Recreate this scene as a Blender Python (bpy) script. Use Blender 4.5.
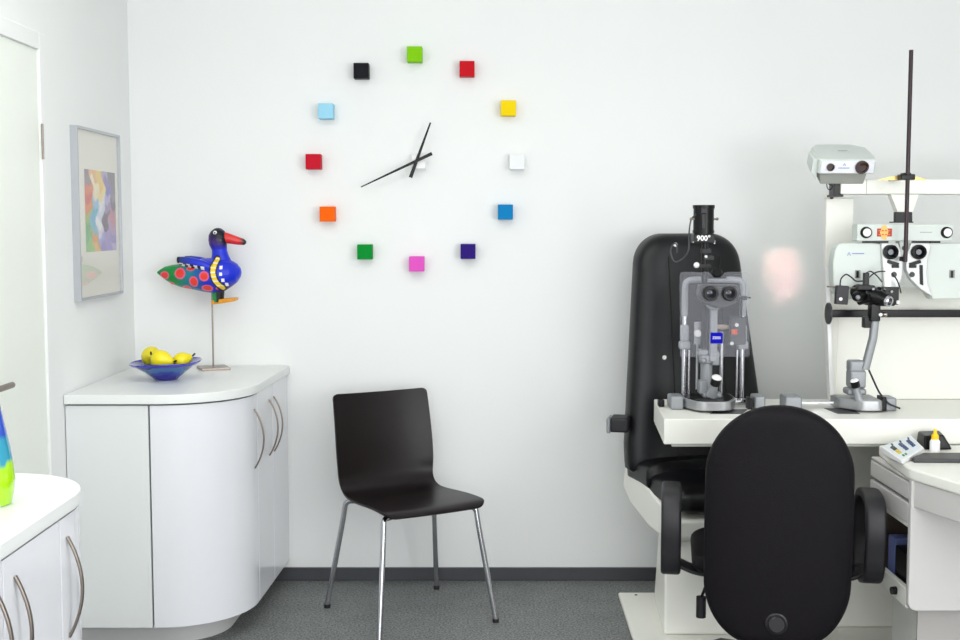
import bpy, bmesh, math, random
from mathutils import Vector, Matrix
from math import sin, cos, pi, radians, sqrt, atan2

for o in list(bpy.data.objects):
    bpy.data.objects.remove(o)
SC = bpy.context.scene
COL = SC.collection
random.seed(7)

# ------------------------------------------------------------------ camera, light, exposure
FPX = 1200.0
PITCH = math.atan(95 / FPX)
CAMZ = 1.5
cam_d = bpy.data.cameras.new('camera')
cam_d.sensor_width = 36.0
cam_d.lens = FPX / 960 * 36.0
cam_d.clip_start = 0.05
cam = bpy.data.objects.new('camera', cam_d)
cam.location = (0, 0, CAMZ)
cam.rotation_euler = (pi / 2 - PITCH, 0, 0)
COL.objects.link(cam)
SC.camera = cam

w = bpy.data.worlds.new('world')
SC.world = w
w.use_nodes = True
bg = w.node_tree.nodes['Background']
bg.inputs[0].default_value = (0.975, 0.985, 1.0, 1)
bg.inputs[1].default_value = 2.1

def area(name, loc, target, sx, sy, power, color=(1, 1, 1), spread=180):
    d = bpy.data.lights.new(name, 'AREA')
    d.shape = 'RECTANGLE'; d.size = sx; d.size_y = sy
    d.energy = power; d.color = color; d.spread = radians(spread)
    o = bpy.data.objects.new(name, d)
    o.location = loc
    o.rotation_euler = (Vector(target) - Vector(loc)).to_track_quat('-Z', 'Y').to_euler()
    COL.objects.link(o)
    return o

area('ceiling_panel_light', (-0.1, 3.2, 2.62), (-0.1, 3.2, 0), 1.8, 1.2, 8, (1.0, 0.99, 0.97))
area('ceiling_panel_light', (0.6, 1.0, 2.62), (0.6, 1.0, 0), 1.8, 1.2, 14, (1.0, 0.99, 0.97))
area('added_ceiling_bounce', (-0.35, 2.6, 2.2), (-0.35, 2.61, 3.0), 2.0, 1.5, 30, (1.0, 0.99, 0.97))  # unseen lamp added to bounce off the ceiling onto the upper walls
area('added_low_fill', (1.1, -1.4, 1.05), (0.8, 4.98, 0.35), 2.4, 1.8, 50, (0.97, 0.985, 1.0))  # unseen fill added behind the camera, aimed low at the back wall
area('added_left_fill', (-0.9, -0.9, 1.6), (1.2, 4.98, 0.8), 1.0, 1.6, 20, (0.98, 0.99, 1.0))  # extra fill added out of view, lifts the wall behind the instruments
area('added_side_fill', (2.6, 0.6, 1.6), (-1.4, 4.2, 1.95), 1.6, 1.6, 84, (0.98, 0.99, 1.0))  # unseen fill added from the right to brighten the left wall
area('reflected_sun_patch', (0.60, 2.7, 2.12), (1.258, 4.98, 1.29), 0.145, 0.215, 0.055, (1.0, 0.55, 0.48), 1.2)

SC.cycles.light_sampling_threshold = 0.0
vs = SC.view_settings
vs.view_transform = 'Standard'
vs.look = 'None'
vs.exposure = -0.31
vs.gamma = 1.0
vs.use_curve_mapping = False

# ------------------------------------------------------------------ measuring helpers (camera rays -> room points)
def ray(px, py):
    u = (px - 480) / FPX; v = (320 - py) / FPX
    return Vector((u, cos(PITCH) + v * sin(PITCH), -sin(PITCH) + v * cos(PITCH)))
def at(px, py, Y):
    r = ray(px, py); t = Y / r.y
    return Vector((r.x * t, Y, CAMZ + r.z * t))
def onz(px, py, z):
    r = ray(px, py); t = (z - CAMZ) / r.z
    return Vector((r.x * t, r.y * t, z))

# ------------------------------------------------------------------ materials
MATS = {}
def lin(c):
    return tuple(((x / 255) / 12.92 if x / 255 <= 0.04045 else ((x / 255 + 0.055) / 1.055) ** 2.4) for x in c)
def mat(name, rgb, rough=0.5, metal=0.0, coat=0.0, noise=0.03, scale=30.0, bump=0.0, bscale=200.0, spec=0.5, attr=None, trans=0.0, ior=1.45):
    if name in MATS: return MATS[name]
    m = bpy.data.materials.new(name); m.use_nodes = True
    nt = m.node_tree; b = nt.nodes['Principled BSDF']
    c = lin(rgb)
    tc = nt.nodes.new('ShaderNodeTexCoord')
    if attr:
        a = nt.nodes.new('ShaderNodeAttribute'); a.attribute_name = attr
        nt.links.new(a.outputs['Color'], b.inputs['Base Color'])
    else:
        n = nt.nodes.new('ShaderNodeTexNoise'); n.inputs['Scale'].default_value = scale; n.inputs['Detail'].default_value = 3
        r = nt.nodes.new('ShaderNodeMapRange')
        r.inputs['To Min'].default_value = 1 - noise; r.inputs['To Max'].default_value = 1 + noise
        mx = nt.nodes.new('ShaderNodeVectorMath'); mx.operation = 'SCALE'
        mx.inputs[0].default_value = c
        nt.links.new(tc.outputs['Object'], n.inputs['Vector'])
        nt.links.new(n.outputs['Fac'], r.inputs['Value'])
        nt.links.new(r.outputs['Result'], mx.inputs['Scale'])
        nt.links.new(mx.outputs['Vector'], b.inputs['Base Color'])
    b.inputs['Roughness'].default_value = rough
    b.inputs['Metallic'].default_value = metal
    b.inputs['Coat Weight'].default_value = coat
    b.inputs['Coat Roughness'].default_value = 0.06
    b.inputs['Specular IOR Level'].default_value = spec
    b.inputs['Transmission Weight'].default_value = trans
    b.inputs['IOR'].default_value = ior
    if bump:
        n2 = nt.nodes.new('ShaderNodeTexNoise'); n2.inputs['Scale'].default_value = bscale; n2.inputs['Detail'].default_value = 4
        bp = nt.nodes.new('ShaderNodeBump'); bp.inputs['Strength'].default_value = bump; bp.inputs['Distance'].default_value = 0.002
        nt.links.new(tc.outputs['Object'], n2.inputs['Vector'])
        nt.links.new(n2.outputs['Fac'], bp.inputs['Height'])
        nt.links.new(bp.outputs['Normal'], b.inputs['Normal'])
    MATS[name] = m
    return m

def clear_mat(name, rgb, fac, rough=0.1):
    m = bpy.data.materials.new(name); m.use_nodes = True
    nt = m.node_tree; b = nt.nodes['Principled BSDF']
    b.inputs['Base Color'].default_value = (*lin(rgb), 1)
    b.inputs['Roughness'].default_value = rough
    t = nt.nodes.new('ShaderNodeBsdfTransparent')
    mx = nt.nodes.new('ShaderNodeMixShader'); mx.inputs[0].default_value = fac
    nt.links.new(t.outputs[0], mx.inputs[1]); nt.links.new(b.outputs[0], mx.inputs[2])
    nt.links.new(mx.outputs[0], nt.nodes['Material Output'].inputs['Surface'])
    return m

WALL = mat('wall_paint', (236, 238, 237), 0.75, noise=0.01, scale=3, bump=0.15, bscale=90)
DOORP = mat('door_paint', (236, 240, 232), 0.45, noise=0.01)
CEIL = mat('ceiling_paint', (240, 241, 240), 0.8, noise=0.01)
BASEB = mat('baseboard_dark', (66, 68, 72), 0.5, noise=0.06)
LAM = mat('white_laminate', (228, 229, 234), 0.17, noise=0.006, coat=0.3)
LAMT = mat('white_worktop', (230, 233, 231), 0.3, noise=0.006)
CARC = mat('carcass_grey', (90, 88, 86), 0.7)
PLIN = mat('plinth_white', (205, 205, 205), 0.5)
STEEL = mat('brushed_steel', (146, 136, 128), 0.32, metal=1.0, noise=0.05)
CHROME = mat('chrome', (200, 200, 205), 0.16, metal=1.0, noise=0.02)
WENGE = mat('dark_stained_ply', (24, 18, 19), 0.33, noise=0.18, scale=25, coat=0.0, spec=.3)
LEATH = mat('black_leatherette', (17, 17, 20), 0.36, noise=0.1, bump=0.25, bscale=260, spec=.4)
FABR = mat('black_fabric', (17, 14, 18), 0.6, noise=0.12, bump=0.5, bscale=420, spec=0.18)
PLAST = mat('black_plastic', (32, 31, 35), 0.45, noise=0.05, bump=0.1, bscale=500)
BLK = mat('satin_black', (14, 14, 16), 0.32, noise=0.08, spec=.3)
EQW = mat('equipment_cream', (240, 240, 232), 0.38, noise=0.008)
EQG = mat('equipment_pale_green', (210, 217, 212), 0.42, noise=0.01)
EQD = mat('equipment_grey', (150, 152, 146), 0.5, noise=0.02)
ALU = mat('cast_aluminium', (176, 177, 180), 0.34, metal=0.75, noise=0.06)
GREYP = mat('grey_plastic', (146, 149, 153), 0.4, noise=0.03, metal=.25)
DGREY = mat('dark_grey_plastic', (62, 63, 66), 0.45, noise=0.04)
GLASSB = mat('dark_lens', (14, 10, 34), 0.05, coat=1.0, noise=0.0)
REDL = mat('dark_red_lens', (48, 18, 24), 0.06, coat=1.0, noise=0.0)
RODM = mat('dark_rod', (52, 38, 44), 0.35, metal=0.3)
WHT = mat('white_plastic', (238, 238, 238), 0.35, noise=0.005)
PAPER = mat('white_paper', (240, 238, 228), 0.8, noise=0.005)

# floor: speckled grey sheet flooring
FLOOR = bpy.data.materials.new('speckled_grey_floor'); FLOOR.use_nodes = True
nt = FLOOR.node_tree; b = nt.nodes['Principled BSDF']
tc = nt.nodes.new('ShaderNodeTexCoord')
n1 = nt.nodes.new('ShaderNodeTexNoise'); n1.inputs['Scale'].default_value = 120; n1.inputs['Detail'].default_value = 5; n1.inputs['Roughness'].default_value = .7
n2 = nt.nodes.new('ShaderNodeTexNoise'); n2.inputs['Scale'].default_value = 9; n2.inputs['Detail'].default_value = 3
cr = nt.nodes.new('ShaderNodeValToRGB')
cr.color_ramp.elements[0].position = .42; cr.color_ramp.elements[0].color = (*lin((92, 96, 96)), 1)
cr.color_ramp.elements[1].position = .60; cr.color_ramp.elements[1].color = (*lin((156, 159, 158)), 1)
mx = nt.nodes.new('ShaderNodeMixRGB'); mx.blend_type = 'MULTIPLY'; mx.inputs[0].default_value = .35
nt.links.new(tc.outputs['Object'], n1.inputs['Vector']); nt.links.new(tc.outputs['Object'], n2.inputs['Vector'])
nt.links.new(n1.outputs['Fac'], cr.inputs[0]); nt.links.new(cr.outputs[0], mx.inputs[1]); nt.links.new(n2.outputs['Fac'], mx.inputs[2])
nt.links.new(mx.outputs[0], b.inputs['Base Color'])
b.inputs['Roughness'].default_value = .6

# ------------------------------------------------------------------ mesh builder
def spl(pts, k=8, closed=False):
    P = [Vector(p) for p in pts]; n = len(P); out = []
    rng = range(n) if closed else range(n - 1)
    for i in rng:
        if closed: p0, p1, p2, p3 = P[(i - 1) % n], P[i], P[(i + 1) % n], P[(i + 2) % n]
        else:
            p1, p2 = P[i], P[i + 1]
            p0 = P[i - 1] if i > 0 else p1 * 2 - p2
            p3 = P[i + 2] if i + 2 < n else p2 * 2 - p1
        for j in range(k):
            t = j / k
            out.append(.5 * ((2 * p1) + (p2 - p0) * t + (2 * p0 - 5 * p1 + 4 * p2 - p3) * t * t + (3 * p1 - p0 - 3 * p2 + p3) * t ** 3))
    if not closed: out.append(P[-1])
    return out

def fillet(pts, r, k=6):
    """rounded corners for an open polyline"""
    P = [Vector(p) for p in pts]; out = [P[0]]
    for i in range(1, len(P) - 1):
        a = (P[i - 1] - P[i]); c = (P[i + 1] - P[i])
        d = min(r, a.length * .49, c.length * .49)
        A = P[i] + a.normalized() * d; C = P[i] + c.normalized() * d
        for j in range(k + 1):
            t = j / k
            out.append(A * (1 - t) ** 2 + P[i] * 2 * t * (1 - t) + C * t * t)
    out.append(P[-1])
    return out

def rrect(w_, h_, r, k=5):
    """rounded rectangle, centred, list of (x, y)"""
    o = []
    for cx, cy, a0 in ((w_ / 2 - r, h_ / 2 - r, 0), (-w_ / 2 + r, h_ / 2 - r, 90), (-w_ / 2 + r, -h_ / 2 + r, 180), (w_ / 2 - r, -h_ / 2 + r, 270)):
        for j in range(k + 1):
            a = radians(a0 + 90 * j / k)
            o.append((cx + r * cos(a), cy + r * sin(a)))
    return o

class MB:
    def __init__(s): s.v = []; s.f = []; s.mi = []; s.cur = 0
    def add(s, vs_, fs):
        o = len(s.v); s.v += [Vector(v) for v in vs_]
        s.f += [[i + o for i in f] for f in fs]; s.mi += [s.cur] * len(fs)
        return s
    def box(s, c, d, R=None):
        c = Vector(c); hx, hy, hz = d[0] / 2, d[1] / 2, d[2] / 2
        vs_ = [Vector((x, y, z)) for x in (-hx, hx) for y in (-hy, hy) for z in (-hz, hz)]
        if R: vs_ = [R @ v for v in vs_]
        return s.add([c + v for v in vs_], [(0, 1, 3, 2), (4, 6, 7, 5), (0, 4, 5, 1), (2, 3, 7, 6), (0, 2, 6, 4), (1, 5, 7, 3)])
    def bb(s, x0, x1, y0, y1, z0, z1):
        return s.box(((x0 + x1) / 2, (y0 + y1) / 2, (z0 + z1) / 2), (x1 - x0, y1 - y0, z1 - z0))
    def loft(s, rings, cap=True, closed=False):
        n = len(rings[0]); vs_ = [p for r in rings for p in r]; fs = []
        m = len(rings)
        for i in range(m if closed else m - 1):
            a = i * n; b_ = ((i + 1) % m) * n
            for j in range(n): fs.append((a + j, a + (j + 1) % n, b_ + (j + 1) % n, b_ + j))
        if cap and not closed:
            fs.append(tuple(range(n))[::-1]); fs.append(tuple((m - 1) * n + j for j in range(n)))
        return s.add(vs_, fs)
    def cyl(s, a, b_, r, r2=None, n=24):
        a, b_ = Vector(a), Vector(b_); d = (b_ - a).normalized()
        q = d.to_track_quat('Z', 'Y'); r2 = r if r2 is None else r2
        mk = lambda c, rr: [c + q @ Vector((rr * cos(2 * pi * j / n), rr * sin(2 * pi * j / n), 0)) for j in range(n)]
        return s.loft([mk(a, r), mk(b_, r2)])
    def sweep(s, pts, sec, closed=False, up=None, cap=True, scale=None):
        """sec: list of (u, v); u along side, v along up"""
        P = [Vector(p) for p in pts]; n = len(P); rings = []
        T = []
        for i in range(n):
            a = P[(i - 1) % n] if (closed or i > 0) else P[i]
            c = P[(i + 1) % n] if (closed or i < n - 1) else P[i]
            T.append((c - a).normalized())
        N = None
        for i in range(n):
            t = T[i]
            if up is not None: N = Vector(up); N = (N - t * N.dot(t)).normalized()
            else:
                if N is None:
                    N = Vector((0, 0, 1)) if abs(t.z) < .9 else Vector((1, 0, 0))
                N = (N - t * N.dot(t)).normalized()
            B = t.cross(N)
            k = scale[i] if scale else 1
            rings.append([P[i] + (B * u + N * v) * k for u, v in sec])
        return s.loft(rings, cap=cap, closed=closed)
    def tube(s, pts, r, n=12, closed=False, scale=None):
        return s.sweep(pts, [(r * cos(2 * pi * j / n), r * sin(2 * pi * j / n)) for j in range(n)], closed=closed, scale=scale)
    def lathe(s, prof, c=(0, 0, 0), n=40, axis=None):
        c = Vector(c); q = Vector(axis).to_track_quat('Z', 'Y') if axis else None
        rings = []
        for r, z in prof:
            rg = [Vector((max(r, 1e-5) * cos(2 * pi * j / n), max(r, 1e-5) * sin(2 * pi * j / n), z)) for j in range(n)]
            rings.append([c + (q @ v if q else v) for v in rg])
        ring = len(prof) >= 4 and prof[0][0] > .001 and prof[-1][0] > .001
        return s.loft(rings, closed=ring)
    def prism(s, poly, z0, z1):
        return s.loft([[Vector((p[0], p[1], z0)) for p in poly], [Vector((p[0], p[1], z1)) for p in poly]])
    def prismY(s, poly, y0, y1):
        return s.loft([[Vector((p[0], y0, p[1])) for p in poly], [Vector((p[0], y1, p[1])) for p in poly]])
    def ball(s, c, r, n=20, R=None):
        if not hasattr(r, '__len__'): r = (r, r, r)
        c = Vector(c); m = n // 2; rings = []
        for i in range(m + 1):
            th = pi * i / m; th = min(max(th, 1e-3), pi - 1e-3)
            rg = [Vector((r[0] * sin(th) * cos(2 * pi * j / n), r[1] * sin(th) * sin(2 * pi * j / n), -r[2] * cos(th))) for j in range(n)]
            rings.append([c + (R @ v if R else v) for v in rg])
        return s.loft(rings)
    def build(s, name, m, parent=None, local=False, origin=None, bevel=0, seg=2, ang=38, sub=0, flat=False):
        me = bpy.data.meshes.new(name)
        V = s.v
        if parent is not None and not local:
            root = parent
            while root.parent: root = root.parent
            M = (Matrix.Translation(root.location) @ root.rotation_euler.to_matrix().to_4x4()).inverted()
            V = [M @ v for v in V]
        if parent is None and origin is not None:
            V = [v - Vector(origin) for v in V]
        me.from_pydata([tuple(v) for v in V], [], s.f)
        ms = m if isinstance(m, (list, tuple)) else [m]
        for q in ms: me.materials.append(q)
        for p, i in zip(me.polygons, s.mi): p.material_index = i
        bm = bmesh.new(); bm.from_mesh(me)
        bmesh.ops.recalc_face_normals(bm, faces=bm.faces); bm.to_mesh(me); bm.free()
        if not flat:
            for p in me.polygons: p.use_smooth = True
            me.set_sharp_from_angle(angle=radians(ang))
        o = bpy.data.objects.new(name, me); COL.objects.link(o)
        if parent is not None: o.parent = parent
        elif origin is not None: o.location = origin
        if bevel:
            bv = o.modifiers.new('bevel', 'BEVEL'); bv.width = bevel; bv.segments = seg; bv.limit_method = 'ANGLE'; bv.angle_limit = radians(40)
            wn = o.modifiers.new('wn', 'WEIGHTED_NORMAL'); wn.keep_sharp = False
        if sub:
            ss = o.modifiers.new('sub', 'SUBSURF'); ss.levels = sub; ss.render_levels = sub
        return o

def tag(o, label, cat, group=None, kind=None):
    if label: o['label'] = label
    if cat: o['category'] = cat
    if group: o['group'] = group
    if kind: o['kind'] = kind
    return o
def thing(name, loc, label, cat, rotz=0, group=None):
    o = bpy.data.objects.new(name, None); o.empty_display_size = .05
    o.location = loc; o.rotation_euler = (0, 0, rotz); COL.objects.link(o)
    return tag(o, label, cat, group)
def struct(name, mb, m, **k):
    o = mb.build(name, m, **k)
    o['kind'] = 'structure'
    return o
def text_mesh(name, body, size, m, parent, mw, depth=0.0006, bold=0.0, part_label=None):
    """lettering as mesh; mw = world matrix of its lower centre"""
    cu = bpy.data.curves.new('lettering', 'FONT'); cu.body = body; cu.size = size; cu.extrude = depth; cu.align_x = 'CENTER'
    cu.offset = bold; cu.resolution_u = 3
    t = bpy.data.objects.new('tmp', cu); COL.objects.link(t)
    bpy.context.view_layer.update()
    me = bpy.data.meshes.new_from_object(t.evaluated_get(bpy.context.evaluated_depsgraph_get()))
    bpy.data.objects.remove(t)
    mb = MB(); mb.add([mw @ v.co for v in me.vertices], [tuple(p.vertices) for p in me.polygons])
    return mb.build(name, m, parent, flat=True)
def facing(loc, tilt=0.0, yaw=0.0):
    """matrix for flat marks facing the camera side (-Y)"""
    return Matrix.Translation(Vector(loc)) @ Matrix.Rotation(yaw, 4, 'Z') @ Matrix.Rotation(pi / 2 + tilt, 4, 'X')

# ------------------------------------------------------------------ room
YW = 4.983      # back wall
XL = -1.44      # left wall
XR = 2.75
ZC = 2.65
struct('floor', MB().bb(XL - .1, XR + .1, -2.2, YW + .1, -.1, 0), FLOOR)
struct('ceiling', MB().bb(XL - .1, XR + .1, -2.2, YW + .1, ZC, ZC + .1), CEIL)
struct('wall_back', MB().bb(XL - .1, XR + .1, YW, YW + .1, 0, ZC), WALL)
struct('wall_right', MB().bb(XR, XR + .1, -2.2, YW, 0, ZC), WALL)
DY0, DY1, DZ = 3.33, 3.965, 2.07
mb = MB().bb(XL - .1, XL, -2.2, DY0 - .02, 0, ZC).bb(XL - .1, XL, DY1 + .02, YW, 0, ZC).bb(XL - .1, XL, DY0 - .02, DY1 + .02, DZ + .02, ZC)
struct('wall_left', mb, WALL)
struct('baseboard_back', MB().bb(-.89, XR, YW - .012, YW, 0, .056), BASEB, bevel=.002)
struct('baseboard_left', MB().bb(XL, XL + .012, 2.9, DY0 - .06, 0, .056).bb(XL, XL + .012, DY1 + .06, 4.10, 0, .056), BASEB, bevel=.002)

# door in the left wall
d = thing('door_1', (XL, DY0, 0), None, None); d['kind'] = 'structure'; del_keys = None
MB().bb(XL - .045, XL - .004, DY0, DY1, .005, DZ).build('door_leaf', DOORP, d, bevel=.002)
fr = MB().bb(XL - .09, XL + .005, DY1, DY1 + .055, 0, DZ + .055).bb(XL - .09, XL + .005, DY0 - .055, DY0, 0, DZ + .055).bb(XL - .09, XL + .005, DY0, DY1, DZ, DZ + .055)
fr.build('door_frame', WALL, d, bevel=.003)
MB().cyl((XL + .008, DY1 - .002, 1.715), (XL + .008, DY1 - .002, 1.83), .004, n=12).build('hinge', STEEL, d)
MB().cyl((XL + .008, DY1 - .002, .25), (XL + .008, DY1 - .002, .36), .004, n=12).build('hinge', STEEL, d)
hz = at(4, 389, 3.45).z
h = MB().cyl((XL - .004, DY0 + .06, hz), (XL + .004, DY0 + .06, hz), .026)
h.tube(fillet([(XL, DY0 + .06, hz), (XL + .05, DY0 + .06, hz), (XL + .05, DY0 + .21, hz)], .02), .0095)
h.build('door_handle', STEEL, d)

# ------------------------------------------------------------------ white cabinets with curved corner doors
def arc(cx, cy, r, a0, a1, k=14):
    return [Vector((cx + r * cos(radians(a0 + (a1 - a0) * j / k)), cy + r * sin(radians(a0 + (a1 - a0) * j / k)), 0)) for j in range(k + 1)]
def offs(path, d_):
    """offset an open XY path to its left by d_"""
    out = []
    for i, p in enumerate(path):
        a = path[max(i - 1, 0)]; c = path[min(i + 1, len(path) - 1)]
        t = (c - a); t.z = 0; t.normalize()
        out.append(p + Vector((-t.y, t.x, 0)) * d_)
    return out
def strip(path, th, z0, z1):
    """panel following the path, thickness inward (left of path)"""
    a = path; b_ = offs(path, th); m = MB()
    poly = list(a) + list(reversed(b_))
    rings = [[Vector((p.x, p.y, z)) for p in (a[i], b_[i])] for i in range(len(a)) for z in (0,)]
    n = len(a); vs_ = []
    for i in range(n):
        vs_ += [(a[i].x, a[i].y, z0), (b_[i].x, b_[i].y, z0), (b_[i].x, b_[i].y, z1), (a[i].x, a[i].y, z1)]
    fs = []
    for i in range(n - 1):
        o_ = i * 4
        for j in range(4): fs.append((o_ + j, o_ + (j + 1) % 4, o_ + 4 + (j + 1) % 4, o_ + 4 + j))
    fs.append((0, 1, 2, 3)); fs.append(tuple((n - 1) * 4 + j for j in (3, 2, 1, 0)))
    return m.add(vs_, fs)
def bow_handle(p, out, z0, z1, parent, bow=.034):
    """arched handle; p = XY on the door, out = outward normal"""
    o_ = Vector((out[0], out[1], 0)).normalized(); pts = []
    for j in range(17):
        t = j / 16
        pts.append(Vector((p[0], p[1], z0 + (z1 - z0) * t)) + o_ * (bow * (1 - (2 * t - 1) ** 2) + .0015))
    side = Vector((-o_.y, o_.x, 0))
    m = MB().sweep(pts, rrect(.010, .006, .002, 3), up=o_)
    m.build('handle', STEEL, parent)

ZT, ZU, ZB = .915, .882, .088
# far cabinet: path runs along front (to +X), round the corner, then back to the wall
R1 = .30
far_front = 4.12
cA = Vector((-1.13, far_front + R1, 0))
curve = [cA + Vector((R1 * sin(radians(a)), -R1 * cos(radians(a)), 0)) for a in [i * 87 / 16 for i in range(17)]]
endp = Vector((-.806, YW - .003, 0))
seam1 = Vector((-1.148, far_front, 0))
t0 = curve[-1]
tang = (endp - t0)
c2 = t0 + tang * .04; c3 = t0 + tang * .50
cab = thing('corner_cabinet', (-1.14, 4.55, 0), 'white laminate cabinet with rounded corner, carrying the bird and fruit bowl', 'cabinet')
inner = [Vector((XL + .002, far_front, 0)), seam1] + curve + [endp]
carc = offs(inner, .022)
poly = [(p.x, p.y) for p in carc] + [(XL + .002, YW - .003)]
poly[0] = (XL + .004, far_front + .022); poly[-2] = (carc[-1].x, YW - .003); poly[-1] = (XL + .004, YW - .003)
MB().prism(poly, ZB + .002, ZU - .004).build('carcass', CARC, cab)
pl = offs(inner, .10); pp = [(p.x, p.y) for p in pl]; pp[0] = (XL + .004, far_front + .10); pp[-1] = (pp[-1][0], YW - .003); pp.append((XL + .004, YW - .003))
MB().prism(pp, 0, ZB + .002).build('plinth', PLIN, cab)
ov = offs(inner, -.012); tp = [(p.x, p.y) for p in ov]; tp[0] = (XL + .002, far_front - .012); tp[-1] = (ov[-1].x, YW - .003); tp.append((XL + .002, YW - .003))
MB().prism(tp, ZU, ZT).build('worktop', LAMT, cab, bevel=.003)
strip([Vector((XL + .003, far_front, 0)), seam1 - Vector((.003, 0, 0))], .019, ZB, ZU - .006).build('side_panel', mat('side_panel_white', (222, 225, 225), .3, noise=.006), cab, bevel=.0015)
d1 = strip([seam1 + Vector((.003, 0, 0))] + curve + [c2 - tang * .004], .019, ZB, ZU - .006).build('door', LAM, cab, bevel=.0015)
d2 = strip([c2 + tang * .004, c3 - tang * .004], .019, ZB, ZU - .006).build('door', LAM, cab, bevel=.0015)
d3 = strip([c3 + tang * .004, endp], .019, ZB, ZU - .006).build('door', LAM, cab, bevel=.0015)
d1['label'] = 'curved corner door'
nrm = Vector((tang.y, -tang.x, 0)).normalized()
bow_handle(t0 - tang * .05, nrm, .605, .825, d1)
bow_handle(c3 - tang * .12, nrm, .605, .825, d2)
bow_handle(c3 + tang * .03, nrm, .605, .825, d3)

# near cabinet along the left wall
nX = -.889; nY = 2.80; R2 = .22
nc = thing('low_cabinet', (-1.19, 2.0, 0), 'white laminate cabinet cut off by the left edge, with the green vase on it', 'cabinet')
ncurve = arc(nX - R2, nY - R2, R2, 0, 90)
npth = [Vector((nX, .9, 0))] + ncurve + [Vector((XL + .003, nY, 0))]
def closed_poly(path):
    q = [(p.x, p.y) for p in path]
    q[0] = (q[0][0], .9); q[-1] = (XL + .003, q[-1][1]); q.append((XL + .003, .9))
    return q
MB().prism(closed_poly(offs(npth, .022)), ZB, ZU - .004).build('carcass', CARC, nc)
MB().prism(closed_poly(offs(npth, .06)), 0, ZB).build('plinth', PLIN, nc)
MB().prism(closed_poly(offs(npth, -.006)), ZU, ZT).build('worktop', LAMT, nc, bevel=.004)
s1, s2, s3, s4 = 2.495, 2.19, 1.75, 1.3
a = strip([Vector((nX, s1 + .003, 0))] + ncurve + [Vector((XL + .004, nY, 0))], .019, ZB, ZU - .006).build('door', LAM, nc, bevel=.0015)
a['label'] = 'curved end door'
bow_handle((nX, 2.535), (1, 0), .612, .832, a, .030)
b1 = strip([Vector((nX, s2 + .003, 0)), Vector((nX, s1 - .003, 0))], .019, ZB, ZU - .006).build('door', LAM, nc, bevel=.0015)
bow_handle((nX, 2.245), (1, 0), .612, .832, b1, .029)
b2 = strip([Vector((nX, s3 + .003, 0)), Vector((nX, s2 - .003, 0))], .019, ZB, ZU - .006).build('door', LAM, nc, bevel=.0015)
bow_handle((nX, 2.150), (1, 0), .612, .832, b2, .029)
strip([Vector((nX, s4 + .003, 0)), Vector((nX, s3 - .003, 0))], .019, ZB, ZU - .006).build('door', LAM, nc, bevel=.0015)

# green and blue vase on the near cabinet
VAS = mat('vase_glaze', (150, 205, 20), .08, coat=.8, attr='paint')
def painted(mb, name, m, parent, fn, origin=None, colour_world=True, **k):
    o = mb.build(name, m, parent, origin=origin, **k)
    ca = o.data.color_attributes.new('paint', 'FLOAT_COLOR', 'POINT')
    for i, v in enumerate(mb.v): ca.data[i].color = (*lin(fn(v)), 1)
    return o
vb = Vector((-1.031, 2.478, ZT))
prof = [(.001, 0), (.042, 0), (.047, .004), (.052, .03), (.055, .055), (.053, .08), (.047, .12), (.039, .16), (.031, .20), (.024, .24), (.021, .27), (.024, .30), (.030, .315), (.026, .313), (.019, .28), (.016, .25), (.001, .245)]
P2 = []
for (r0, z0), (r1, z1) in zip(prof, prof[1:]):
    for j in range(4): P2.append((r0 + (r1 - r0) * j / 4, z0 + (z1 - z0) * j / 4))
P2.append(prof[-1])
def vcol(v):
    z = v.z - ZT + .006 * sin(8 * v.x * 30)
    if z < .006: return (215, 235, 200)
    if z < .092: return (160, 212, 12)
    if z < .15: return (30, 140, 170)
    return (28, 70, 180)
o = painted(MB().lathe(P2, vb, 40), 'flower_vase', VAS, None, vcol, origin=tuple(vb))
tag(o, 'lime green and blue bottle-shaped vase on the near cabinet at the left edge', 'vase')

# ------------------------------------------------------------------ framed picture on the left wall
pf = thing('framed_picture', (XL, 4.50, 1.230), 'silver framed abstract print with wide cream mount on the left wall', 'picture')
py0, py1, pz0, pz1, pd = 4.25, 4.755, 1.230, 1.850, .026
fw = .009
f = MB().bb(XL, XL + pd, py0, py0 + fw, pz0, pz1).bb(XL, XL + pd, py1 - fw, py1, pz0, pz1).bb(XL, XL + pd, py0 + fw, py1 - fw, pz0, pz0 + fw).bb(XL, XL + pd, py0 + fw, py1 - fw, pz1 - fw, pz1)
f.build('frame', mat('silver_frame', (188, 191, 196), .35, metal=.6), pf)
MB().bb(XL + .001, XL + .014, py0 + fw, py1 - fw, pz0 + fw, pz1 - fw).build('mount_board', PAPER, pf)
rows = [[(150, 135, 150), (238, 190, 130), (240, 210, 120), (190, 175, 200), (135, 130, 140)],
        [(160, 140, 150), (245, 235, 200), (245, 205, 110), (150, 130, 190), (140, 130, 145)],
        [(225, 130, 90), (240, 225, 190), (245, 225, 150), (130, 120, 190), (150, 140, 155)],
        [(220, 95, 70), (150, 195, 220), (235, 235, 235), (190, 175, 215), (120, 105, 125)],
        [(230, 140, 80), (90, 180, 205), (215, 220, 235), (160, 140, 180), (190, 130, 150)],
        [(170, 190, 90), (110, 175, 215), (240, 240, 240), (110, 95, 115), (200, 135, 150)],
        [(110, 180, 110), (120, 190, 200), (225, 215, 235), (105, 90, 110), (180, 150, 190)],
        [(120, 190, 130), (225, 160, 80), (160, 170, 215), (170, 145, 200), (150, 135, 195)],
        [(150, 200, 120), (230, 190, 110), (150, 130, 195), (160, 140, 205), (190, 180, 215)]]
ay0, ay1, az0, az1 = 4.350, 4.712, 1.402, 1.702
NG = 48
g = MB(); vs_, fs = [], []
for i in range(NG + 1):
    for j in range(NG + 1):
        vs_.append((XL + .0148, ay0 + (ay1 - ay0) * j / NG, az1 - (az1 - az0) * i / NG))
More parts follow.
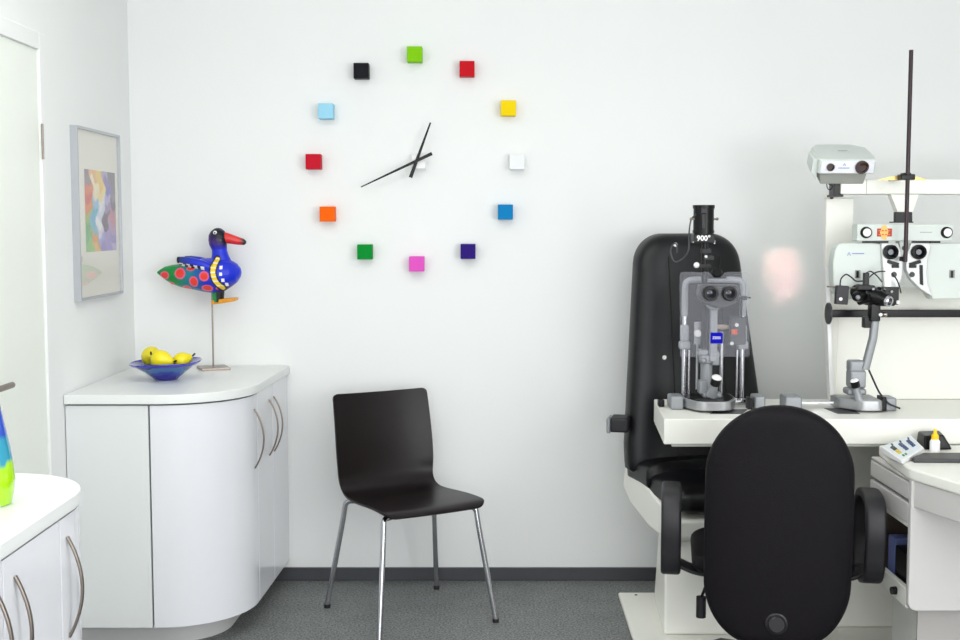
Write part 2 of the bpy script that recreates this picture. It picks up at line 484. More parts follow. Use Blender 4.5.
for i in range(NG):
    for j in range(NG):
        q = i * (NG + 1) + j; fs.append((q, q + 1, q + NG + 2, q + NG + 1))
g.add(vs_, fs)
def art(v):
    u = (v.y - ay0) / (ay1 - ay0); t = (az1 - v.z) / (az1 - az0)
    uu = u + .06 * sin(9 * t + 2) + .03 * sin(23 * t); tt = t + .05 * sin(11 * u) + .03 * sin(31 * u + 4 * t)
    r_ = rows[min(8, max(0, int(tt * 9)))]
    return r_[min(4, max(0, int(uu * 5)))]
painted(g, 'print', mat('print_ink', (200, 200, 200), .6, attr='paint'), pf, art)
gl = clear_mat('picture_glass', (240, 240, 240), .14, .02)
gb = gl.node_tree.nodes['Principled BSDF']; gb.inputs['Metallic'].default_value = 1.0
MB().bb(XL + .019, XL + .021, py0 + fw, py1 - fw, pz0 + fw, pz1 - fw).build('glazing', gl, pf)

# ------------------------------------------------------------------ wall clock of coloured cubes
cubes = [(414.5, 54, (132, 205, 18), 'lime green', 'at the top of the ring'), (467, 68.5, (200, 22, 34), 'bright red', 'between the lime and yellow cubes'),
         (508.5, 108, (246, 214, 10), 'yellow', 'between the red and white cubes'), (517, 162, (240, 242, 244), 'white', 'at the right of the clock ring'),
         (505.5, 212, (12, 128, 190), 'mid blue', 'between the white and indigo cubes'), (468, 251.5, (46, 24, 120), 'dark indigo', 'at the lower right of the ring'),
         (416.5, 264, (228, 88, 196), 'pink', 'at the bottom of the ring'), (364.5, 252, (6, 142, 50), 'green', 'at the lower left of the ring'),
         (327, 214, (250, 104, 10), 'orange', 'between the green and red cubes'), (313, 161.5, (198, 26, 46), 'deep red', 'above the orange cube'),
         (325.5, 111, (158, 216, 240), 'pale blue', 'between the deep red and black cubes'), (361, 70.5, (28, 28, 34), 'black', 'at the upper left of the ring')]
CS, CD = .061, .055
for (cx, cy, c, nm, where) in cubes:
    p = at(cx, cy, YW - CD)
    m = mat('cube_' + nm.replace(' ', '_'), tuple(int(q * .98) for q in c), .5, noise=.01, spec=.08)
    o = MB().box((p.x, YW - CD / 2 - .0005, p.z), (CS, CD, CS)).build('clock_cube', m, None, origin=(p.x, YW, p.z), bevel=.0015)
    tag(o, nm + ' hour cube of the wall clock, ' + where, 'clock marker', 'coloured hour cubes of the wall clock')
cc = at(418.5, 161.5, YW - .045)
ck = thing('clock_movement', (cc.x, YW, cc.z), 'white block with two black clock hands at the centre of the cube ring', 'clock')
MB().box((cc.x, YW - .0225, cc.z), (.058, .044, .058)).build('housing', WHT, ck, bevel=.0015)
piv = at(416, 161.5, YW - .055)
def hand(p0, p1, Y, w0, w1):
    A = at(*p0, Y); B = at(*p1, Y); d_ = (B - A).normalized(); s_ = Vector((-d_.z, 0, d_.x))
    return MB().prismY([((A + s_ * w0).x, (A + s_ * w0).z), ((B + s_ * w1).x, (B + s_ * w1).z), ((B - s_ * w1).x, (B - s_ * w1).z), ((A - s_ * w0).x, (A - s_ * w0).z)], Y - .0015, Y + .0015)
hand((432, 153.5), (361, 187), YW - .060, .0068, .0022).build('minute_hand', BLK, ck)
hand((410.5, 177.5), (430.5, 122.5), YW - .054, .0075, .0032).build('hour_hand', BLK, ck)
MB().cyl((piv.x, YW - .045, piv.z), (piv.x, YW - .064, piv.z), .005).build('spindle', BLK, ck)

# ------------------------------------------------------------------ painted bird on its stand
BY = 4.86
K = BY / FPX
def bp(a_, b_, c_=0):
    p = at(a_, b_, BY); return Vector((p.x, BY + c_ * K, p.z))
bird_base = onz(213.5, 369, ZT)
bird = thing('bird_figure', (bird_base.x, BY, ZT), 'painted wooden duck with red beak and pink dotted tail, on a steel rod stand', 'figurine')
m = MB()
secs = [(157, 272.5, .6, .6), (160, 272.5, 3, 2.5), (165, 273, 6.5, 5), (172, 274.5, 9.8, 9), (182, 275.5, 12, 13), (195, 275, 15, 16), (205, 275, 17, 18), (215, 275.5, 18, 19), (225, 274.5, 16.5, 17.5), (232, 273.5, 13, 14.5), (237, 273, 9.5, 10), (240.5, 272.5, 4.5, 5), (241.5, 272.5, 1, 1)]
rings = []
for a_, b_, hh, tt in secs:
    rings.append([bp(a_, b_ + hh * sin(2 * pi * j / 20), tt * cos(2 * pi * j / 20)) for j in range(20)])
m.loft(rings)
nk = [(268, 222, 13), (262, 221.5, 10.5), (256, 220.5, 8.6), (250, 219.5, 7.6), (245, 218.2, 8.9), (240, 217.8, 9.4), (235, 217.6, 8.9), (231, 217.8, 6.8), (228.3, 218, 3.2), (227.8, 218, .6)]
m.loft([[bp(a_ + r_ * cos(2 * pi * j / 20), b_, r_ * .92 * sin(2 * pi * j / 20)) for j in range(20)] for b_, a_, r_ in nk])
for sgn in (-1, 1):
    wsec = [(181, 259.5, 3.2, 15, 3.2), (188, 260, 4, 15.5, 3.5), (198, 262, 4.6, 16, 4), (208, 265, 5, 16, 4.5), (216, 268, 4, 15, 4)]
    m.loft([[bp(a_, b_ + hh * sin(2 * pi * j / 12), sgn * c_ + tt * cos(2 * pi * j / 12)) for j in range(12)] for a_, b_, hh, c_, tt in wsec])
# fuse into one skin
tmp = m.build('tmp_bird', EQW)
rm = tmp.modifiers.new('r', 'REMESH'); rm.mode = 'VOXEL'; rm.voxel_size = .0019
smm = tmp.modifiers.new('s', 'SMOOTH'); smm.iterations = 5; smm.factor = .5
bpy.context.view_layer.update()
me = bpy.data.meshes.new_from_object(tmp.evaluated_get(bpy.context.evaluated_depsgraph_get()))
bm2 = MB(); bm2.add([v.co.copy() for v in me.vertices], [tuple(p.vertices) for p in me.polygons])
bpy.data.objects.remove(tmp)
x0_, z0_ = bp(200, 270).x, bp(200, 270).z
def topx(v): return 200 + (v.x - x0_) / K * 1.0, 270 - (v.z - z0_) / K
def mixc(c1, c2, t): t = min(1, max(0, t)); return tuple(c1[i] * (1 - t) + c2[i] * t for i in range(3))
dots = [(166, 275, 5, 4), (183, 273, 5.6, 5.6), (197, 281, 4.6, 5.4), (208, 275.5, 5, 5), (210, 287.5, 6, 3.4), (194, 268, 4.6, 2.4), (188, 288, 5, 3), (172, 284, 4, 2.5), (222, 288, 4, 2)]
bandp = spl([(219.5, 259, 0), (217.5, 266, 0), (217, 273, 0), (219.5, 281, 0), (224.5, 287, 0)], 8)
def birdcol(v):
    a_, b_ = topx(v)
    if b_ < 249 and a_ < 232:
        c = mixc((20, 20, 34), (66, 32, 120), (b_ - 232) / 9 + (214 - a_) / 12)
        return mixc(c, (30, 40, 190), (b_ - 243) / 6)
    bd = min((Vector((a_, b_, 0)) - q).length for q in bandp)
    if bd < 2.3: return (242, 208, 50) if int(b_ * .9) % 4 else (235, 235, 225)
    if bd < 3.6: return (15, 15, 22)
    for wx, wy in ((224.3, 267), (224.2, 273.5), (226, 279.5), (229, 284)):
        if abs(a_ - wx) < 1.4 and abs(b_ - wy) < 1.7: return (240, 240, 245)
    if a_ > 220: return mixc((26, 48, 205), (48, 30, 150), (b_ - 280) / 8)
    # wing edge chequer
    wl = 263.4 + (a_ - 181) * .16
    if 180 < a_ < 209 and abs(b_ - wl) < 1.7: return (242, 242, 242) if int((a_ - 180) / 3.6) % 2 else (14, 14, 18)
    if a_ < 184 and 255 < b_ < 264: return (14, 16, 20)
    if b_ < wl: return mixc((40, 60, 120), (34, 50, 200), (a_ - 184) / 14)
    for dx, dy, rx, ry in dots:
        q = sqrt(((a_ - dx) / rx) ** 2 + ((b_ - dy) / ry) ** 2)
        if q < .72: return (228, 62, 44)
        if q < 1: return (226, 96, 140)
    c = mixc((22, 140, 62), (18, 122, 140), (a_ - 176) / 14)
    return mixc(c, (34, 52, 190), (a_ - 194) / 16)
painted(bm2, 'body', mat('bird_paint', (40, 60, 200), .3, coat=.25, spec=.3, attr='paint'), bird, birdcol, ang=180)
bk = MB(); rr = []
for a_, b_, hh, tt in ((220, 237, 5.2, 4.2), (226, 237.8, 5.6, 4.4), (232, 239.2, 4.9, 4), (239, 241, 4.0, 3.4), (244, 242, 3.2, 2.8), (246.2, 242.2, 1.2, 1.2)):
    rr.append([bp(a_, b_ + hh * sin(2 * pi * j / 14), tt * cos(2 * pi * j / 14)) for j in range(14)])
bk.loft(rr)
painted(bk, 'beak', mat('beak_paint', (214, 34, 36), .3, coat=.4, attr='paint'), bird, lambda v: (30, 16, 20) if topx(v)[0] > 243.5 else (216, 36, 36), ang=60)
e = MB(); e.cur = 0; e.ball(bp(216.5, 232.8, -6.2), 2.1 * K); e.cur = 1; e.ball(bp(216.5, 232.8, -7.6), 1.0 * K)
e.build('eye', [WHT, BLK], bird)
e = MB(); e.cur = 0; e.ball(bp(216.5, 232.8, 6.2), 2.1 * K); e.cur = 1; e.ball(bp(216.5, 232.8, 7.6), 1.0 * K)
e.build('eye', [WHT, BLK], bird)
lg = MB().lathe([(6.5 * K, 0), (6 * K, -.008), (5.2 * K, -.02), (5 * K, -.035), (5.4 * K, -.045)], bp(218, 291), 24)
painted(lg, 'leg', mat('leg_paint', (20, 130, 60), .35, attr='paint'), bird, lambda v: (20, 26, 26) if v.x > bp(218, 295).x else (24, 140, 70))
ft = MB().loft([[bp(212, 303.5 + dy, dz) for dy, dz in ((-3, -4), (-3, 4), (1, 4), (1, -4))], [bp(224, 301.5 + dy, dz) for dy, dz in ((-3, -6), (-3, 6), (1.5, 6), (1.5, -6))], [bp(237, 299.5 + dy, dz) for dy, dz in ((-2, -8), (-2, 8), (1, 8), (1, -8))]])
ft.build('foot', mat('foot_paint', (226, 152, 34), .35, noise=.25, scale=120), bird, bevel=.002)
MB().cyl((bp(212, 290).x, BY, ZT + .006), (bp(212, 290).x, BY, bp(212, 290).z), .0035, n=12).build('rod', STEEL, bird)
MB().box((bird_base.x, BY, ZT + .005), (.115, .115, .010), Matrix.Rotation(radians(24), 3, 'Z')).build('stand_base', STEEL, bird, bevel=.001)

# ------------------------------------------------------------------ blue bowl with yellow fruit
bc = onz(166, 379.5, ZT)
bowlp = [(.001, .003), (.040, 0), (.044, .003), (.055, .014), (.078, .034), (.104, .054), (.128, .069), (.1345, .075), (.133, .078), (.125, .073), (.100, .059), (.074, .040), (.048, .020), (.030, .013), (.001, .012)]
P3 = []
for (r0, z0), (r1, z1) in zip(bowlp, bowlp[1:]):
    for j in range(3): P3.append((r0 + (r1 - r0) * j / 3, z0 + (z1 - z0) * j / 3))
P3.append(bowlp[-1])
mbw = MB().lathe(P3, bc, 56)
for v in mbw.v:
    r_ = Vector((v.x - bc.x, v.y - bc.y)).length; an = atan2(v.y - bc.y, v.x - bc.x)
    v.z += max(0, (r_ - .045) / .085) ** 2 * .005 * (cos(an * 1 - .2) + .4 * sin(3 * an)) - .008 * min(1, max(0, (r_ - .045) / .085))
def bowlc(v):
    r_ = Vector((v.x - bc.x, v.y - bc.y)).length; an = atan2(v.y - bc.y, v.x - bc.x)
    if r_ > .127: return (34, 34, 170)
    k_ = r_ + .012 * sin(2 * an + 1)
    if .078 < k_ < .108: return (36, 108, 170)
    if .060 < k_ <= .078: return (30, 60, 170)
    return (30, 26, 150)
o = painted(mbw, 'fruit_bowl', mat('bowl_glass', (30, 40, 170), .1, coat=.7, attr='paint'), None, bowlc, origin=tuple(bc), ang=60)
tag(o, 'shallow cobalt blue glass bowl with teal band on the corner cabinet', 'bowl')
YEL = mat('pear_skin', (242, 224, 8), .3, noise=.05, scale=12, coat=.3)
STM = mat('fruit_stem', (18, 44, 30), .5)
pear = [(.001, 0), (.018, .003), (.030, .014), (.035, .030), (.033, .046), (.026, .060), (.019, .070), (.014, .078), (.008, .083), (.001, .084)]
pear = [(p.x, p.y) for p in spl([(r_, z, 0) for r_, z in pear], 3)]
def fruit(c, ax, sc, label, stem_end=True):
    ax = Vector(ax).normalized(); c = Vector(c)
    t = thing('yellow_pear', c, label, 'fruit', 0, 'yellow pears in the blue bowl')
    base = c - ax * .037 * sc
    MB().lathe([(max(r_, .0005) * sc, z * sc) for r_, z in pear], base, 28, ax).build('flesh', YEL, t, ang=180)
    tip = base + ax * .081 * sc
    MB().tube([tip, tip + ax * .008 + Vector((0, 0, .002)), tip + ax * .015 + Vector((0, 0, .007))], .0035, 8).build('stem', STM, t)
    return t
fruit(bc + Vector((-.062, .030, .086)), (.25, -1, .25), 1.08, 'yellow pear at the left of the bowl, dark stem towards the viewer')
fruit(bc + Vector((-.010, -.022, .077)), (.95, -.2, -.12), 1.06, 'elongated yellow pear lying across the front of the bowl')
fruit(bc + Vector((.060, .010, .073)), (.8, .45, .3), .86, 'smaller yellow pear at the right of the bowl, stem over the rim')

# ------------------------------------------------------------------ visitor chair
feet = [onz(325, 606, 0), onz(437, 589, 0), onz(495.5, 621, 0), onz(381.5, 647, 0)]
ctr = sum(feet, Vector()) / 4
fwd = ((feet[2] + feet[3]) - (feet[0] + feet[1])).normalized()
yaw = atan2(fwd.x, -fwd.y)
vc = thing('visitor_chair', (ctr.x, ctr.y, 0), 'dark brown bentwood shell chair with slim chrome legs, standing under the clock', 'chair', yaw)
prof = [(-.248, .446), (-.237, .456), (-.208, .463), (-.125, .463), (-.035, .458), (.05, .453), (.11, .454), (.150, .462), (.179, .482), (.195, .512), (.203, .56), (.212, .625), (.224, .70), (.239, .775), (.249, .82), (.253, .838)]
pr = spl([(0, y + .010, z) for y, z in prof], 4)
L = [0]
for i in range(1, len(pr)): L.append(L[-1] + (pr[i] - pr[i - 1]).length)
top, bot = [], []
NX = 20
for i, p in enumerate(pr):
    s_ = L[i]; tot = L[-1]
    t_ = (pr[min(i + 1, len(pr) - 1)] - pr[max(i - 1, 0)]).normalized()
    nn = Vector((0, -t_.z, t_.y))
    u = s_ / tot
    hw = .213 - .012 * math.exp(-((u - .50) / .14) ** 2) - .008 * (u > .6) * (u - .6) / .4
    for (de, rad) in ((s_, .045), (tot - s_, .020)):
        if de < rad: hw -= rad - sqrt(max(rad * rad - (rad - de) ** 2, 0))
    conc = .020 * min(1, max(0, (u - .45) / .2)) + .006
    ra, rb = [], []
    for j in range(NX + 1):
        x = hw * (2 * j / NX - 1)
        q = p + Vector((x, 0, 0)) + nn * conc * ((x / .2) ** 2 - .3)
        q.x -= .005; ra.append(q + nn * .005); rb.append(q - nn * .005)
    top.append(ra); bot.append(rb)
rings = [a_ + b_[::-1] for a_, b_ in zip(top, bot)]
MB().loft(rings).build('seat_shell', WENGE, vc, local=True, bevel=.0015, ang=50)
lt = Vector((0, 0, .418))
fr_ = MB()
for y_ in (-.135, .085):
    fr_.tube([(-.15, y_, .444), (.15, y_, .435)], .0095)
for x_ in (-.11, .11): fr_.box((x_, -.02, .438), (.03, .24, .006))
fr_.build('under_frame', CHROME, vc, local=True)
Ri = Matrix.Rotation(-yaw, 3, 'Z')
for k_, fp in enumerate(feet):
    lf = Ri @ (fp - Vector((ctr.x, ctr.y, 0)))
    sx = 1 if lf.x > 0 else -1; sy = 1 if lf.y > 0 else -1
    y_ = .085 if sy > 0 else -.135
    # foot square is regularised
    fx = .243 * sx; fy = .240 * sy
    cx_, cy_ = .182 * sx, (.165 if sy > 0 else -.175)
    pts = fillet([(.10 * sx, y_, .444), (.15 * sx, y_ + (cy_ - y_) * .6, .435), (cx_ + .010 * sx, cy_, .437), (cx_ + .016 * sx, cy_ + .01 * sy, .37), (fx, fy, .012)], .05, 8)
    l_ = MB().tube(pts, .0105, 14).build('leg', CHROME, vc, local=True)
    MB().cyl((fx, fy, 0), (fx, fy, .014), .0125, n=16).build('foot_cap', PLAST, l_, local=True)

# ------------------------------------------------------------------ refraction unit: platform, pedestal, panel, table slab, column, arm
TZ = .85
unit = thing('refraction_unit', (1.5, 4.3, 0), 'cream examination unit with long instrument table, tall back panel and lamp arm', 'examination unit')
MB().prism([(.559, 4.75), (.55, 4.165), (2.35, 4.165), (2.35, 4.75)], 0, .02).build('floor_plate', EQW, unit, bevel=.006, seg=3)
p = onz(636, 595, .02)
MB().cyl((p.x, p.y, .019), (p.x, p.y, .0215), .006).build('bolt', BLK, unit)
MB().bb(1.12, 2.3, 4.32, 4.72, .02, TZ - .095).build('pedestal', EQW, unit, bevel=.01)
xf, xb = onz(664, 419, TZ), onz(654, 399, TZ)
slab = MB().prism([(xf.x, xf.y), (2.3, xf.y), (2.3, xb.y), (xb.x, xb.y)], TZ - .087, TZ)
slab.build('table_slab', EQW, unit, bevel=.004)
MB().prism([(xf.x + .03, xf.y + .02), (2.28, xf.y + .02), (2.28, xb.y - .02), (xb.x + .03, xb.y - .02)], TZ - .098, TZ - .085).build('slab_underside', EQW, unit, bevel=.002)
# back panel, column
PY = 4.44
pl_ = at(833, 395, PY)
MB().bb(1.302, 2.3, PY, PY + .03, TZ, 1.27).build('back_panel', EQW, unit, bevel=.006)
colp = [(1.262, TZ), (1.262 + .052, TZ), (1.362, 1.20), (1.372, 1.606), (1.268, 1.606), (1.255, 1.35), (1.256, 1.1)]
MB().prismY([(1.300, TZ), (1.322, TZ), (1.330, 1.15), (1.374, 1.26), (1.376, 1.600), (1.272, 1.600), (1.274, 1.2)], PY - .012, PY + .02).build('column', EQW, unit, bevel=.006, seg=3)
MB().prismY([(1.262 + .03, TZ), (1.262 + .046, TZ), (1.278, 1.35), (1.262, 1.35)], PY - .05, PY - .022).build('edge_strip', WHT, unit, bevel=.002)
# arm
az = at(900, 187, 4.36).z
ax0 = at(841, 187, 4.33).x
MB().bb(ax0, 2.3, 4.33, 4.43, az - .027, az + .027).build('arm', EQW, unit, bevel=.005)
MB().bb(at(866.5, 187, 4.33).x - .0008, at(866.5, 187, 4.33).x + .0008, 4.3290, 4.3305, az - .025, az + .025).build('arm_joint', EQD, unit)
cp = at(837, 197, 4.37)
MB().cyl((cp.x, 4.43, 1.598), (cp.x, 4.43, az - .02), .03).build('arm_pivot', EQW, unit)
MB().cyl((cp.x - .01, 4.408, 1.612 - .012), (cp.x - .01, 4.398, 1.612 - .012), .006).build('pivot_screw', BLK, unit)
# black rail
rz = at(900, 313.5, 4.36).z; rx = at(830, 315, 4.36).x
MB().bb(rx, 2.3, 4.35, 4.38, rz - .0135, rz + .0135).build('rail', BLK, unit, bevel=.003)
for xx in (1.6, 2.1): MB().bb(xx, xx + .03, 4.375, PY + .01, rz - .01, rz + .01).build('rail_bracket', BLK, unit)
MB().lathe([(.0005, -.004), (.038, -.004), (.040, -.002), (.040, .002), (.038, .004), (.0005, .004)], (rx - .004, 4.365, rz), 32, Vector((1, -.0, 0))).build('rail_end_cap', DGREY, unit)

# ------------------------------------------------------------------ vision chart projector
pj = at(847, 166.5, 4.28)
prj = thing('chart_projector', (pj.x, 4.36, az - .02), 'pale grey vision chart projector with two round lenses, left end of the arm', 'projector')
Rt = Matrix.Rotation(radians(20), 3, 'X')
def pjw(x, y, z):   # local to the tilted body: y forward is -Y
    return Vector((pj.x + .004, 4.29, pj.z)) + Rt @ Vector((x, y, z))
def pjbox(secs):
    return MB().loft([[pjw(x, y_, z) for x, z in pts] for y_, pts in secs])
sec = lambda w_, zt, zb: [(-w_ / 2, zb), (w_ / 2, zb), (w_ / 2, zt), (-w_ / 2, zt)]
pjbox([(0, sec(.200, .026, -.028)), (.05, sec(.208, .030, -.03)), (.13, sec(.200, .032, -.03)), (.20, sec(.13, .024, -.026))]).build('housing', EQG, prj, bevel=.006, seg=3)
MB().loft([[pjw(x, y_, z) for x, z in ((-.098, .0), (.094, .0), (.094, .012), (-.098, .012))] for y_ in (.03, .03)]).v
pjbox([(.014, [(-.085, -.070), (.070, -.070), (.080, -.022), (-.092, -.022)]), (.13, [(-.085, -.05), (.07, -.05), (.08, -.022), (-.09, -.022)])]).build('lower_body', EQD, prj, bevel=.004)
pjbox([(.02, [(-.122, -.028), (-.098, -.06), (-.098, .024), (-.118, .02)]), (.12, [(-.112, -.02), (-.098, -.04), (-.098, .024), (-.11, .02)])]).build('side_cover', EQG, prj, bevel=.004)
MB().loft([[pjw(x, y_, z) for x, z in ((-.094, -.022), (.094, -.022), (.094, .021), (-.094, .021))] for y_ in (-.001, -.0035)]).build('front_label', mat('label_white', (238, 238, 246), .3), prj)
nd = Rt @ Vector((0, -1, 0))
for x, r_, nm in ((-.061, .014, 'small_lens'), (.050, .024, 'large_lens')):
    c = pjw(x, -.0045, .0)
    MB().lathe([(.0005, .001), (r_ * .72, .001), (r_ * .76, .006), (r_, .006), (r_, -.002), (.0005, -.002)], c, 32, nd).build(nm, [REDL], prj)
mk = MB()
tri = [(-.006, .004), (0, .015), (.006, .004), (.0035, .004), (0, .0105), (-.0035, .004)]
mk.add([pjw(-.012 + x, -.0042, z) for x, z in tri], [(0, 1, 4, 5), (1, 2, 3, 4)])
for k_ in range(8): mk.add([pjw(-.032 + k_ * .005 + x, -.0042, z) for x, z in ((0, -.006), (.0038, -.006), (.0038, -.002), (0, -.002))], [(0, 1, 2, 3)])
mk.build('logo', mat('pale_blue_print', (135, 150, 205), .5), prj, flat=True)
mk = MB()
for k_ in range(7): mk.add([pjw(-.012 + k_ * .0047 + x, .085 + y_, .0318 + .0005) for x, y_ in ((0, 0), (.0037, 0), (.0037, .009), (0, .009))], [(0, 1, 2, 3)])
mk.build('top_print', EQD, prj, flat=True)
bk_ = at(836, 191, 4.36)
MB().bb(bk_.x - .014, bk_.x + .016, 4.34, 4.40, az - .03, pj.z - .035).build('mount_block', BLK, prj, bevel=.002)
MB().bb(bk_.x - .018, bk_.x + .018, 4.33, 4.41, 1.601, 1.609).build('mount_clip', BLK, prj)
cq = at(828, 188, 4.33)
MB().tube(spl([cq + Vector((-.006, 0, .02)), cq + Vector((-.002, 0, 0)), cq + Vector((.008, 0, -.006)), cq + Vector((.016, 0, .008)), cq + Vector((.002, 0, .014))], 6), .002, 8).build('clip_wire', PLAST, prj)

# ------------------------------------------------------------------ phoropter hanging from the arm, with its rod
FY = 4.24
def fp(px, py, Y=FY): 
    q = at(px, py, Y); return (q.x, q.z)
pc = at(904, 187, 4.36)
ph = thing('phoropter', (pc.x, 4.36, az - .03), 'pale grey-green phoropter with two lens housings hanging from the arm', 'phoropter')
hang = MB().prismY([fp(889, 194.5, 4.34), fp(917, 194.5, 4.34), fp(911, 213, 4.34), fp(896, 213, 4.34)], 4.32, 4.36)
hang.build('hanger', EQW, ph, bevel=.002)
MB().prismY([fp(895, 212, 4.30), fp(912.5, 212, 4.30), fp(912.5, 222, 4.30), fp(895, 222, 4.30)], 4.30, 4.318).build('clamp', BLK, ph, bevel=.002)
q0 = fp(893.5, 222.8, 4.295); q1 = fp(913.5, 221.6, 4.295)
MB().bb(q0[0], q1[0], 4.295, 4.34, q0[1], q1[1]).build('clamp_plate', BLK, ph)
q0 = fp(856, 241); q1 = fp(952.5, 224)
MB().bb(q0[0], q1[0], FY - .01, FY + .05, q0[1], q1[1]).build('bridge', EQG, ph, bevel=.004)
for kx in (866, 946.5):
    c = at(kx, 232.5, FY - .01)
    kn = MB(); kn.lathe([(.0005, .012), (.0155, .012), (.0195, .008), (.0205, 0), (.0005, 0)], c, 32, (0, -1, 0)); 
    kk = kn.build('level_knob', BLK, ph)
    MB().lathe([(.0005, .0145), (.013, .0145), (.0145, .0125), (.0145, .011), (.0005, .011)], c, 32, (0, -1, 0)).build('knob_cap', WHT, kk)
# sticker: orange-red warning label with yellow centre
stk = MB(); q0 = fp(877, 236.5, FY - .011); q1 = fp(892, 228.5, FY - .011)
stk.bb(q0[0], q1[0], FY - .0118, FY - .0098, q0[1], q1[1])
stk.build('red_sticker', mat('sticker_red', (176, 52, 34), .5), ph)
stk = MB(); c = at(884.5, 232.5, FY - .0125)
stk.add([c + Vector((x, 0, z)) for x, z in ((-.016, 0), (-.008, .024), (.006, .026), (.014, .002), (.006, -.026), (-.008, -.022))], [(0, 1, 2, 3, 4, 5)])
stk.build('yellow_sticker', mat('sticker_yellow', (244, 196, 110), .5), ph)
stk = MB()
for r_ in range(2):
    for k_ in range(4):
        c = at(879.6 + k_ * 3.2, 230.6 + r_ * 4.0, FY - .0132); stk.box(c, (.008, .0004, .005))
stk.build('sticker_print', mat('sticker_orange', (226, 110, 60), .5), ph)
stk = MB()
for k_ in range(9): stk.box(at(920.5 + k_ * 1.35, 232.3, FY - .0105), (.0036, .0008, .0028))
stk.build('model_print', EQD, ph)
# housings
hl = [(843, 243), (872, 243), (884, 244), (886, 254), (888, 265), (887, 277), (884.5, 288), (884, 299), (846, 299), (837, 294), (833.5, 284), (833, 262), (835, 250), (838, 245)]
MB().prismY([fp(*q) for q in hl], FY, FY + .06).build('left_housing', EQG, ph, bevel=.006, seg=3)
hr = [(930, 243), (978, 243), (986, 250), (988, 270), (986, 290), (978, 299), (932, 299.5), (926, 290), (923.5, 278), (923.5, 264), (926, 252)]
MB().prismY([fp(*q) for q in hr], FY, FY + .06).build('right_housing', EQG, ph, bevel=.006, seg=3)
pll = [(880, 243), (897, 243), (900, 252), (901.5, 265), (901, 277), (897, 287), (890, 296), (883, 298.5)]
PLG = mat('lens_plate', (205, 208, 206), .3, metal=.15)
MB().prismY([fp(*q) for q in pll], FY - .014, FY + .02).build('left_lens_plate', PLG, ph, bevel=.004)
plr = [(910, 243), (929, 243), (930, 248), (927, 258), (925.5, 272), (927, 284), (932, 297.5), (919, 289), (909, 279), (904.5, 269), (905, 256)]
MB().prismY([fp(*q) for q in plr], FY - .014, FY + .02).build('right_lens_plate', PLG, ph, bevel=.004)
for ex in (890, 918):
    c = at(ex, 252, FY - .014)
    eo = MB().lathe([(.010, .0), (.010, .010), (.0175, .020), (.0245, .018), (.026, .012), (.026, 0)], c, 36, (0, -1, 0)).build('eyepiece', BLK, ph)
    MB().lathe([(.0005, .008), (.0105, .008), (.0105, .002), (.0005, .002)], c, 28, (0, -1, 0)).build('lens', mat('silver_lens', (96, 100, 104), .3, metal=.3), eo)
    sg = 1 if ex < 900 else -1
    q = at(ex + sg * 3, 263, FY - .016)
    MB().box(q, (.040, .012, .012), Matrix.Rotation(radians(18 * sg), 3, 'Y')).box(q + Vector((sg * .008, 0, -.012)), (.024, .012, .010)).build('lens_mount', BLK, ph, bevel=.001)
    q = at(ex + (4 if ex < 900 else -6), 274.5, FY - .014)
    MB().lathe([(.0005, .004), (.009, .004), (.010, 0), (.0005, 0)], q, 24, (0, -1, 0)).build('dial', DGREY, ph)
MB().prismY([fp(886.5, 267, FY - .015), fp(888.3, 267, FY - .015), fp(888, 284, FY - .015), fp(885, 286, FY - .015)], FY - .017, FY - .013).build('slot', BLK, ph)
MB().prismY([fp(919.5, 265, FY - .015), fp(922.5, 265, FY - .015), fp(923, 285.5, FY - .015), fp(920, 284, FY - .015)], FY - .018, FY - .013).build('slot', BLK, ph)
for wx in (857.5, 952):
    MB().box(at(wx, 274, FY - .001), (.018, .006, .028)).build('window_frame', EQD, ph)
    MB().box(at(wx, 274.3, FY - .005), (.0085, .003, .024)).build('window_slot', BLK, ph)
for bx0, bx1 in ((866, 889), (916, 941)):
    q0 = fp(bx0, 243.5); q1 = fp(bx1, 240.5)
    MB().bb(q0[0], q1[0], FY + .005, FY + .045, q0[1] - .004, q1[1] + .004).build('slide_bar', BLK, ph)
mk = MB()
base = at(849, 254, FY - .0015)
mk.add([base + Vector((x, 0, z)) for x, z in ((-.007, -.006), (0, .008), (.007, -.006), (.004, -.006), (0, .003), (-.004, -.006))], [(0, 1, 4, 5), (1, 2, 3, 4)])
for k_ in range(10): mk.box(at(852.8 + k_ * 1.2, 253.5, FY - .001), (.0033, .0006, .004))
mk.build('logo', MATS['pale_blue_print'] if 'pale_blue_print' in MATS else EQD, ph, flat=True)
# central column between the housings
MB().prismY([fp(898, 240, FY + .02), fp(909, 240, FY + .02), fp(906, 262, FY + .02), fp(901.5, 262, FY + .02)], FY + .01, FY + .05).build('centre_bracket', EQG, ph, bevel=.002)
for q in ((904.5, 248, .009), (904.5, 256, .006)):
    MB().lathe([(.0005, .006), (q[2], .006), (q[2], 0), (.0005, 0)], at(q[0], q[1], FY + .01), 20, (0, -1, 0)).build('centre_knob', DGREY, ph)
r0 = at(911, 50, 4.17); r1 = at(905.5, 262, 4.17)
xr = (r0.x + r1.x) / 2
rod = MB().cyl((xr, 4.17, r1.z), (xr, 4.17, r0.z), .0072, n=16); rod.build('reading_rod', RODM, ph)
zc = at(908, 177, 4.17).z
MB().box((xr, 4.185, zc), (.050, .045, .020)).box((xr, 4.19, zc + .008), (.028, .04, .014)).build('rod_clamp', BLK, ph, bevel=.004)
MB().prismY([(xr - .10, zc - .010), (xr + .085, zc - .010), (xr + .03, zc + .006), (xr - .03, zc + .006)], 4.20, 4.212).build('card_holder', mat('brass', (196, 170, 110), .35, metal=.7), ph)
MB().bb(xr - .012, xr + .012, 4.19, 4.34, zc - .008, zc + .002).build('rod_bracket', BLK, ph)
